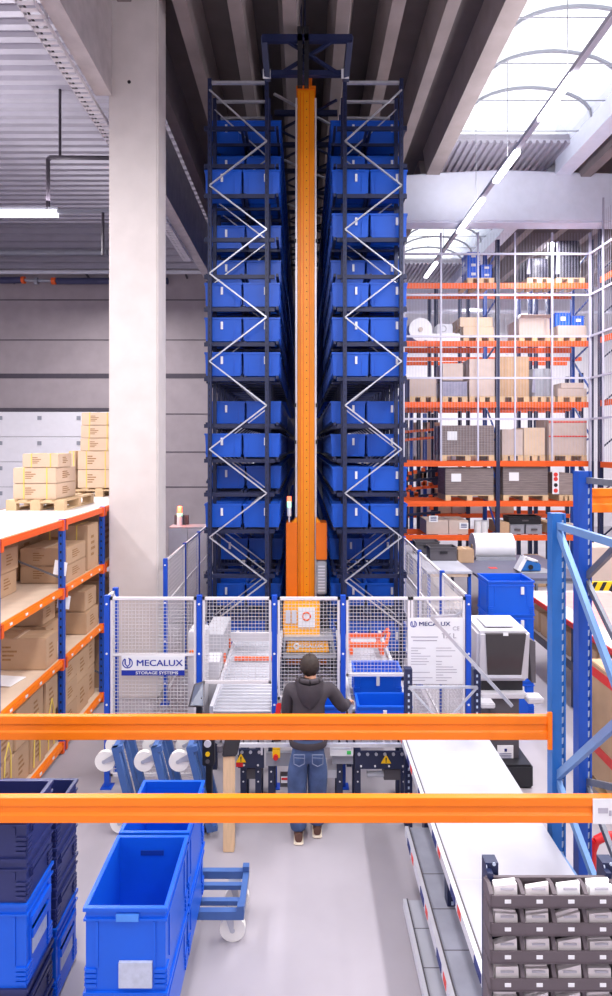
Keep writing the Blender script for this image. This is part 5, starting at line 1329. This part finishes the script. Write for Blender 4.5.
# long packing shelf with red edge
t = thing('packing_shelf', 'long white-topped packing shelf with red edge and cartons stored underneath', 'shelf', (4.3, 8.5, 0))
X0, X1, Ya, Yb2, zt = 3.79, 5.25, 6.6, 10.2, 1.2
b = MB(); b.box(X0, X1, Ya, Yb2, zt-.04, zt); b.build('top', M_board, t)
b = MB(); b.box(X0-.02, X0, Ya, Yb2, zt-.07, zt+.004); b.box(X0-.02, X1, Ya-.02, Ya, zt-.07, zt+.004); b.build('red_edge', M_redtape, t)
b = MB(); b.box(X0, X1, Ya, Yb2, .60, .64); b.build('shelf_board', M_board, t)
b = MB(); b.box(X0-.02, X0, Ya, Yb2, .53, .645); b.build('edge_strip', M_dgrey, t)
for y in (Ya+.05, 8.4, Yb2-.05):
    for x in (X0+.04, X1-.04):
        b = MB(); b.box(x-.03, x+.03, y-.03, y+.03, 0, zt-.04); b.build('leg', M_navy, t)
b = MB(); b.box(X0+.3, X1, Ya+.1, Yb2-.1, zt, zt+.003); 
for y in (7.4, 8.3, 9.2): b.box(X0+.05, X1-.1, y, y+.04, zt, zt+.004)
b.build("red_marking", mat("red_line", (236, 150, 146), .6), t)
for i, y in enumerate((6.8, 7.3, 7.8, 8.6, 9.2, 9.7)): carton(X0+.05, X0+.55, y, y+.42, .642, .34, 'brown carton under the red-edged packing shelf, %s from the viewer' % ORD[i], 'cartons under the packing shelf', M_carton, prints=False)
carton(5.0-.2, 5.2, 7.0, 7.5, zt+.002, .3, 'red-taped carton standing on the packing shelf behind the rack braces', 'cartons on the packing shelf', M_carton2, prints=False, tape=M_redtape)
t = thing('hazard_barrier', 'yellow and black striped barrier beyond the packing shelf', 'barrier', (5.6, 10.7, 0))
b = MB(); b.box(4.95, 6.6, 10.7, 10.76, zz(592, 10.7), zz(582, 10.7)); k = b.build('board', M_tri, t); b = MB(); x = 4.97
while x < 6.5: b.hexa([(x, 10.695, zz(592, 10.7)), (x+.07, 10.695, zz(592, 10.7)), (x+.07, 10.7, zz(592, 10.7)), (x, 10.7, zz(592, 10.7)), (x+.09, 10.695, zz(582, 10.7)), (x+.16, 10.695, zz(582, 10.7)), (x+.16, 10.7, zz(582, 10.7)), (x+.09, 10.7, zz(582, 10.7))]); x += .17
b.build('stripe', M_black, k); b = MB()
for x in (5.05, 6.5): b.box(x, x+.06, 10.77, 10.83, 0, zz(584, 10.7))
each(b, 'leg', M_grey, t)
for i, (x, h) in enumerate(((5.4, 1.75), (6.1, 1.6))): carton(x, x+.62, 11.3, 11.9, .002, h, 'tall brown carton behind the striped barrier, %s' % ('closer to the table', 'further from the table')[i], 'tall cartons behind the barrier', M_carton3, prints=False)
# big taped carton on pallet
pallet(3.14, 5.5, 0, .62, 1.2, 'wooden pallet under the large red-taped carton by the blue frame')
t = carton(3.12, 3.76, 5.52, 6.5, .148, 1.22, 'large brown carton with red tape and white label by the blue frame', 'large cartons', M_carton, prints=False, tape=M_redtape)
b = MB()
for z in (1.22, .42): b.box(3.118, 3.76, 5.515, 5.52, z, z+.1); b.box(3.115, 3.12, 5.52, 6.5, z, z+.1)
each(b, 'tape_band', M_redtape, t); b = MB(); b.box(3.112, 3.12, 5.75, 5.95, .85, 1.05); b.build('label_sheet', M_card, t)
# ================================================================== RACK THE PHOTO LOOKS THROUGH
D1, D2 = 4.4, 3.42
XA_ = xx(556.5, D1)
def upright(parent, x, y, z1, m, w_=.10, dd=.09, first=.06):
    b = MB(); b.box(x-w_/2, x-w_/2+.07, y-dd/2, y+dd/2, 0, z1); b.box(x-w_/2+.07, x+w_/2-.012, y-dd/2+.012, y+dd/2, 0, z1); b.box(x+w_/2-.012, x+w_/2, y-dd/2, y+dd/2, 0, z1)
    b.box(x-.1, x+.1, y-.08, y+.08, 0, .012); u = b.build('upright', m, parent)
    h = MB(); hd_ = MB(); z = first
    while z < z1-.04:
        h.hexa([(x+.018, y-dd/2+.009, z), (x+.034, y-dd/2+.009, z+.005), (x+.034, y-dd/2+.012, z+.005), (x+.018, y-dd/2+.012, z), (x+.022, y-dd/2+.009, z+.045), (x+.038, y-dd/2+.009, z+.05), (x+.038, y-dd/2+.012, z+.05), (x+.022, y-dd/2+.012, z+.045)])
        z += .076
    h.build('slot_pattern', M_holew, u); return u
def rack_beam(parent, x0, x1, y, z, h, m=M_orange):
    hz_ = h/2
    b = MB(); b.prismx([(y, z-hz_), (y, z-hz_*.35), (y+.01, z-hz_*.25), (y+.01, z+hz_*.25), (y, z+hz_*.35), (y, z+hz_), (y+.05, z+hz_), (y+.05, z-hz_)], x0, x1); k = b.build('beam', m, parent, bevel=.003); return k
t = thing('pallet_rack', 'blue and orange pallet rack whose two beams cross in front of the person', 'pallet rack', (0, 3.9, 0))
zt1 = zz(513, D1)
upright(t, XA_, D1, zt1, M_lblue); upright(t, XA_, D2, zt1, M_lblue)
XL = -2.62
upright(t, XL, D1, zt1, M_lblue); upright(t, XL, D2, zt1, M_lblue)
zb1 = zz(725.5, D1); zb2 = zz(806, D2)
rack_beam(t, XL+.05, XA_-.05, D1-.045, zb1, .172); k = rack_beam(t, XL+.05, XA_-.05, D2-.045, zb2, .142)
b = MB(); b.box(xx(593, D2-.05), xx(619, D2-.05), D2-.05, D2-.046, zb2-.072, zb2+.07); q = b.build('beam_label', M_card, k); b = MB(); b.box(xx(598, D2-.05), xx(608, D2-.05), D2-.052, D2-.05, zb2-.01, zb2+.02); b.box(xx(609, D2-.05), xx(611.5, D2-.05), D2-.052, D2-.05, zb2-.025, zb2+.005); b.build('print_line', M_greytext, q)
for x0, y, z in ((XA_-.085, D1, zb1), (XA_-.085, D2, zb2), (XL+.05, D1, zb1), (XL+.05, D2, zb2)):
    b = MB(); b.box(x0-.0, x0+.03, y-.06, y-.04, z-.15, z+.12); b.build('beam_connector', M_orange, t)
def braces(parent, x, ya, yb, segs, m):
    for (z0, z1) in segs:
        b = MB(); b.bar((x, ya, z0), (x, yb, z1), .05, .035, up=(1,0,0)); b.build('brace', M_brace if m is M_lblue else m, parent)
fz = lambda py: zz(py, D1)
braces(t, XA_, D1+.0, D2, [(fz(525), fz(525)), (fz(525), zz(721, D2)), (fz(777), zz(712, D2)), (fz(777), zz(971, D2)), (.7, zz(960, D2))], M_lblue)
braces(t, XL, D1, D2, [(fz(525), fz(525)), (fz(525), zz(721, D2)), (fz(777), zz(712, D2))], M_lblue)
# the neighbouring rack
DB1, DB2 = 4.5, 3.5; XB2 = xx(582.5, DB1)
t = thing('pallet_rack', 'darker blue pallet rack standing back to back with the lighter blue frame', 'pallet rack', (XB2+.8, 4, 0))
upright(t, XB2, DB1, zz(471, DB1), M_blue); upright(t, XB2+.06, DB2, zz(471, DB1), M_blue)
upright(t, XB2+2.4, DB1, zz(471, DB1), M_blue); upright(t, XB2+2.4, DB2, zz(471, DB1), M_blue)
b = MB(); 
rack_beam(t, XB2+.05, XB2+2.35, DB1-.045, zz(500, DB1), .18); rack_beam(t, XB2+.1, XB2+2.35, DB2-.045, zz(500, DB1), .15)
fb_ = lambda py: zz(py, DB1)
for (z0, z1) in ((fb_(480), fb_(480)), (fb_(578), fb_(578)+.75), (fb_(578), fb_(578)-.85), (fb_(781), fb_(781)+.45), (fb_(781), fb_(781)-.8)):
    b = MB(); b.bar((XB2+.02, DB1, z0), (XB2+.07, DB2, z1), .045, .03, up=(1,0,0)); b.build('brace', M_dgalv, t)
# red guard rail
t = thing('guard_rail', 'red tubular guard hoop on the floor beyond the blue uprights', 'guard rail', (2.7, 4.95, 0))
Yg = 4.95; x0 = xx(592, Yg); zt_ = zz(836, Yg)
b = MB(); b.path([(x0, Yg, 0), (x0, Yg, zt_-.12), (x0+.03, Yg, zt_-.04), (x0+.11, Yg, zt_), (x0+.9, Yg, zt_), (x0+.98, Yg, zt_-.04), (x0+1.0, Yg, zt_-.12), (x0+1.0, Yg, 0)], .035, 12); b.build('hoop', M_red, t, smooth=True); b = MB(); b.box(x0-.08, x0+.08, Yg-.08, Yg+.08, 0, .01); b.box(x0+.92, x0+1.08, Yg-.08, Yg+.08, 0, .01); each(b, 'foot_plate', M_red, t)

# ================================================================== WHITE-TOPPED FLOW TABLE
t = thing('flow_table', 'long white-topped table with two lower shelves along the aisle', 'table', (1.35, 4.3, 0))
Ta, Tb = 2.72, 5.86
tx0, tx1, tz = .955, 1.74, .95
b = MB(); b.box(tx0, tx1, Ta, Tb, tz-.03, tz); k = b.build('top', M_whitetop, t)
b = MB()
for i in range(1, 6): b.box(tx0, tx1, Ta+i*(Tb-Ta)/6-.002, Ta+i*(Tb-Ta)/6+.002, tz, tz+.0008)
b.build('joint', M_lgrey, k)
def shelf_rail(x, z, h, lab, Tb=5.86):
    b = MB(); b.box(x-.03, x, Ta, Tb, z-h, z+.012); r = b.build('front_rail', M_galvb, t)
    b = MB(); b.box(x-.004, x+.006, Ta, Tb, z+.012, z+.014); b.build('rail_groove', M_dgrey, r)
    if lab:
        y = Ta+.25; i = 0
        while y < Tb-.2:
            b = MB(); b.box(x-.033, x-.03, y, y+.07, z-h*.75, z-.0); b.build('red_label', M_redtape, r)
            b = MB(); b.box(x-.034, x-.03, y+.12, y+.24, z-h*.8, z-.0); b.build('dark_label', M_signtext, r); y += .52
shelf_rail(tx0, tz, .06, True)
b = MB(); b.box(.87, 1.7, Ta, 4.9, .52, .55); k = b.build('shelf', M_greyshelf, t); shelf_rail(.87, .55, .07, True, 4.9)
b = MB(); b.box(.81, 1.7, Ta, 4.64, .12, .15); k2 = b.build('shelf', M_whitetop, t); shelf_rail(.81, .15, .06, False, 4.64)
for kx, kz, x0 in ((k, .55, .87), (k2, .15, .81)):
    b = MB()
    for i in range(1, 6): y = Ta+i*.33; b.box(x0, 1.7, y-.003, y+.003, kz, kz+.001)
    b.build('joint', M_dgrey, kx)
for y in (Ta+.1, 4.1, Tb-.08):
    for x in (1.02, 1.68):
        b = MB(); b.box(x-.035, x+.035, y-.04, y+.04, 0, tz-.03 if y < 5 else zz(667, 5.8)); u = b.build('upright', M_navy, t); h = MB(); z = .08
        while z < (tz-.08 if y < 5 else 1.48): h.box(x-.008, x+.008, y-.042, y-.04, z, z+.025); z += .06
        h.build('slot_pattern', M_holew, u)
b = MB(); b.box(1.0, 1.7, 4.9, 5.0, .0, .92); b.build('end_panel', M_navy, t)
Yt = Tb-.08
b = MB(); b.bar((1.02, Yt-.05, zz(685, Yt)), (1.68, Yt-.05, zz(685, Yt)), .022, .022); b.build('tie_rod', M_galv, t)
b = MB(); b.bar((1.02, Yt-.05, zz(685, Yt)), (1.40, Yt-.05, tz), .018, .018); b.bar((1.68, Yt-.05, zz(685, Yt)), (1.3, Yt-.05, tz), .018, .018); each(b, 'cross_rod', M_galv, t)
b = MB(); b.bar(at(431, 617, Yt), at(512, 706, Yt-.12), .03, .03); b.bar(at(431, 617, Yt), at(456, 615.5, Yt), .02, .02); b.bar(at(456, 615.5, Yt), at(462, 611, Yt), .02, .02); b.build('stay_rod', M_galv, t)
t2 = None

# ================================================================== LOUVRED BIN RACK WITH CARDS
YL = 2.3
t = thing('card_bin_rack', 'grey rack of open bins holding white cards, at the near end of the white table', 'bin rack', (.97, YL+.12, 0))
bx0, bx1 = xx(492, YL), xx(631, YL)
pitch = .1075; colw = .1225; NR = 6
ztop = zz(876, YL)
for x in (xx(491, YL+.1), xx(608, YL+.1)):
    b = MB(); b.box(x-.022, x+.03, YL+.1, YL+.15, 0, zz(863, YL+.1)); b.box(x-.022, x+.0, YL+.07, YL+.1, .05, zz(868, YL+.1)); u = b.build('upright', M_navy, t); h = MB(); z = .06
    while z < 2.05: h.tube((x-.0225, YL+.085, z), (x-.022, YL+.085, z), .007, 8); h.tube((x+.012, YL+.097, z), (x+.012, YL+.1, z), .007, 8); z += .05
    h.build('hole_pattern', M_holew, u)
cards = []
for r in range(NR):
    zr = ztop - .019 - r*pitch; zbk = zr-.045 if r == 0 else zr                         # top of this row of bins
    zf0, zf1 = zr-pitch+.012-.005, zr-.058
    b = MB()
    b.box(bx0, bx1, YL, YL+.006, zf0-.002, zf1)                       # front lip
    b.box(bx0, bx1, YL, YL+.085, zf0-.006, zf0)                         # floor
    b.box(bx0, bx1, YL+.08, YL+.085, zf0, zbk)                           # back
    x = bx0; i = 0
    while x < bx1+.01:
        b.add([(x-.008, YL+.004, zf0), (x+.008, YL+.004, zf0), (x+.008, YL+.004, zf1+.004), (x-.008, YL+.004, zf1+.004), (x-.008, YL+.085, zf0), (x+.008, YL+.085, zf0), (x+.008, YL+.085, zbk), (x-.008, YL+.085, zbk), (x-.008, YL+.04, min(zbk+.008, zr-.002)), (x+.008, YL+.04, min(zbk+.008, zr-.002))],
              [(0,1,2,3), (3,2,9,8), (8,9,6,7), (4,7,6,5), (0,4,5,1), (0,3,8,7,4), (1,5,6,9,2)]); x += colw
    if r == 0: b.box(bx0, bx1, YL+.075, YL+.088, zbk-.012, zbk+.004)
    row = b.build('bin_row', M_binrack, t)
    for c in range(5):
        xc = bx0+colw*(c+.5)
        if xc > bx1-.02: continue
        lb_ = MB(); lb_.box(xc-.012, xc+.012, YL-.002, YL, (zf0+zf1)/2-.007, (zf0+zf1)/2+.007); lb_.build('row_label', M_card, row)
        cards.append((r, c, xc, zf0, zf1, zr))
random.seed(9)
for r, c, xc, zf0, zf1, zr in cards:
    if r > 4 and False: continue
    hh = zf1-zf0+.036; tl = random.uniform(-.012, .012); w2 = .046
    p = thing('card_pack', 'white card pack, %s row, %s bin from the navy upright of the bin rack' % (('top', 'second', 'third', 'fourth', 'fifth', 'sixth')[r], ORD[c]), 'cards', (xc, YL+.05, zf0), 'card packs in the grey bin rack')
    b = MB(); y = YL+.014
    n_ = random.choice((2, 3))
    for k in range(n_):
        h1 = hh-random.uniform(.0, .012); dx = random.uniform(-.004, .004); yy = y+k*.013
        b.hexa([(xc-w2+dx, yy, zf0+.001), (xc+w2+dx, yy, zf0+.001), (xc+w2+dx, yy+.012, zf0+.001), (xc-w2+dx, yy+.012, zf0+.001), (xc-w2+dx+.004, yy+.01, zf0+h1-.012+tl), (xc+w2+dx, yy+.01, zf0+h1-.004-tl*.5), (xc+w2+dx, yy+.022, zf0+h1-.004-tl*.5), (xc-w2+dx+.004, yy+.022, zf0+h1-.012+tl)])
    b.build('card', M_paper2 if (r == 0 and c in (2, 3)) else M_paper, p)
    b = MB(); zl = zf1+.01; b.hexa([(xc-.022, YL+.0165, zl), (xc+.03, YL+.0165, zl), (xc+.03, YL+.018, zl), (xc-.022, YL+.018, zl), (xc-.022, YL+.0185, zl+.006), (xc+.03, YL+.0185, zl+.006), (xc+.03, YL+.020, zl+.006), (xc-.022, YL+.020, zl+.006)]); b.build('print_line', M_greytext, p)

# ================================================================== BINS AND CRATES ON THE FLOOR
LXa, LXb = -1.222, -.752
LW = LXb-LXa; LXc = (LXa+LXb)/2
ME_l = crate(LW, .62, .475).mesh('crate', M_bin2); ME_l2 = crate(LW, .62, .385).mesh('crate', M_bin2)
def big(x, y, z, label, grp, L=LW, W=.62, Hh=.475, me=None, m=None, lab=True):
    o = thing('stacking_crate', label, 'crate', (x, y, z), grp)
    q = bpy.data.objects.new('body', me or ME_l); C.objects.link(q); q.parent = o
    g_ = grip(L, W, Hh); g_.v = [(a+x, b_+y, c_+z) for a, b_, c_ in g_.v]; each(g_, 'hand_hold', mat('slot_blue', (10, 52, 140), .5), o)
    if lab:
        b = MB(); b.box(x-.035+.0, x-.035+.185, y-W/2-.004, y-W/2+.03, z+.035, z+.175); b.build('label_pocket', M_label, o)
        b = MB(); b.box(x-.05, x+.075, y-W/2-.004, y-W/2+.02, z+Hh-.072, z+Hh-.034); b.build('latch', M_dolly if False else mat('latch_blue', (74, 138, 226), .4), o)
    return o
zL = .275
for i, y in enumerate((3.3+.31, 3.945+.31)):
    wh = ('nearer', 'farther')[i]
    big(LXc, y, zL, 'deep blue crate in the %s aisle stack, below the open one' % wh, 'deep blue crates in the aisle', Hh=.385, me=ME_l2)
    big(LXc, y, zL+.38, 'open deep blue crate on top of the %s aisle stack' % wh, 'deep blue crates in the aisle')
# left stacks
CX0, CX1 = -2.16, -1.62; CW = CX1-CX0; CXc = (CX0+CX1)/2
def stack(yc, d, zs, names, wh):
    for i, (z0, z1, dark) in enumerate(zs):
        me = crate(CW, d, z1-z0+.012).mesh('crate', M_bindk if dark else M_bin2)
        o = thing('stacking_crate', '%s crate in the %s crate stack, %s' % ('dark navy' if dark else 'bright blue', wh, names[i]), 'crate', (CXc, yc, z0), 'crate stacks beside the orange beam')
        q = bpy.data.objects.new('body', me); C.objects.link(q); q.parent = o; h_ = z1-z0
        xs_ = CX1
        b = MB(); b.box(xs_-.03, xs_+.004, yc-d*.32, yc+d*.32, z0+h_*.52, z0+h_*.62) ; b.box(xs_-.03, xs_+.006, yc-d*.36, yc+d*.36, z0+h_*.70, z0+h_*.80); each(b, 'hand_hold', M_bindk if dark else M_bin2, o)
        if not dark:
            b = MB(); b.box(xs_-.03, xs_-.002, yc-d*.30, yc+d*.22, z0+h_*.32, z0+h_*.62); b.build('label_pocket', M_label, o)
stack(3.685, .37, [(.02, .22, True), (.225, .482, True), (.487, .985, False), (.99, 1.25, True), (1.255, 1.515, True)], ['lowest', 'second from the floor', 'third from the floor', 'second from the top', 'topmost'], 'nearer')
stack(4.105, .37, [(.02, .495, False), (.5, .76, True), (.765, 1.025, True), (1.03, 1.285, True)], ['on the floor', 'just above the bright blue one', 'second from the top', 'topmost'], 'farther')

# ================================================================== DOLLIES
def dolly(label, grp=None):
    t = thing('dolly', label, 'dolly', (0, 0, 0), grp)
    L, W, z = .82, .46, .21; w_ = .045
    for s in (-1, 1):
        b = MB(); b.box(-L/2, L/2, *(sorted((s*W/2, s*(W/2-w_)))), z, z+.06); b.build('long_rail', M_dolly, t)
        b = MB(); b.box(*(sorted((s*L/2, s*(L/2-w_)))), -W/2, W/2, z+.003, z+.057); b.build('end_rail', M_dolly, t)
        b = MB(); b.box(*(sorted((s*L/2, s*(L/2-.05)))), W/2-.05, W/2, z+.06, z+.10); b.box(*(sorted((s*L/2, s*(L/2-.05)))), -W/2, -W/2+.05, z+.06, z+.10); each(b, 'corner_stop', M_dolly, t)
    for y in (-.08, .08): b = MB(); b.box(-L/2+.02, L/2-.02, y-.02, y+.02, z+.005, z+.04); b.build('cross_rail', M_dolly, t)
    for sx in (-1, 1):
        for sy in (-1, 1):
            x, y = sx*(L/2-.11), sy*(W/2-.08)
            b = MB(); b.box(x-.05, x+.05, y-.045, y+.045, z-.008, z); b.hexa([(x+.005,y-.034,.08),(x+.03,y-.034,.08),(x+.03,y-.028,.08),(x+.005,y-.028,.08),(x-.035,y-.034,z-.008),(x+.03,y-.034,z-.008),(x+.03,y-.028,z-.008),(x-.035,y-.028,z-.008)]); k = b.build('caster', M_galv, t)
            b = MB(); b.tube((x+.02, y-.022, .095), (x+.02, y+.022, .095), .095, 24); wv = b.build('wheel', M_cream, k, smooth=True); b = MB(); b.tube((x+.02, y-.026, .085), (x+.02, y+.026, .085), .018, 12); b.build('hub', M_galv, wv)
    return t
d0 = dolly('blue dolly on the floor carrying the farther aisle stack of deep crates')
d0.location = (-.845, 4.60, 0)
DX = [-1.80, -1.43, -1.10]
lab = ['blue dolly stood on end with white wheels, next to the fence corner post', 'blue dolly stood on end with white wheels, middle of the three', 'blue dolly stood on end with white wheels, next to the black scanner stand']
for x, l_ in zip(DX, lab):
    d = dup(d0, (x-.10, 5.80, .41), l_, 'dollies stood on end', rot=(0, math.radians(90-14), 0))
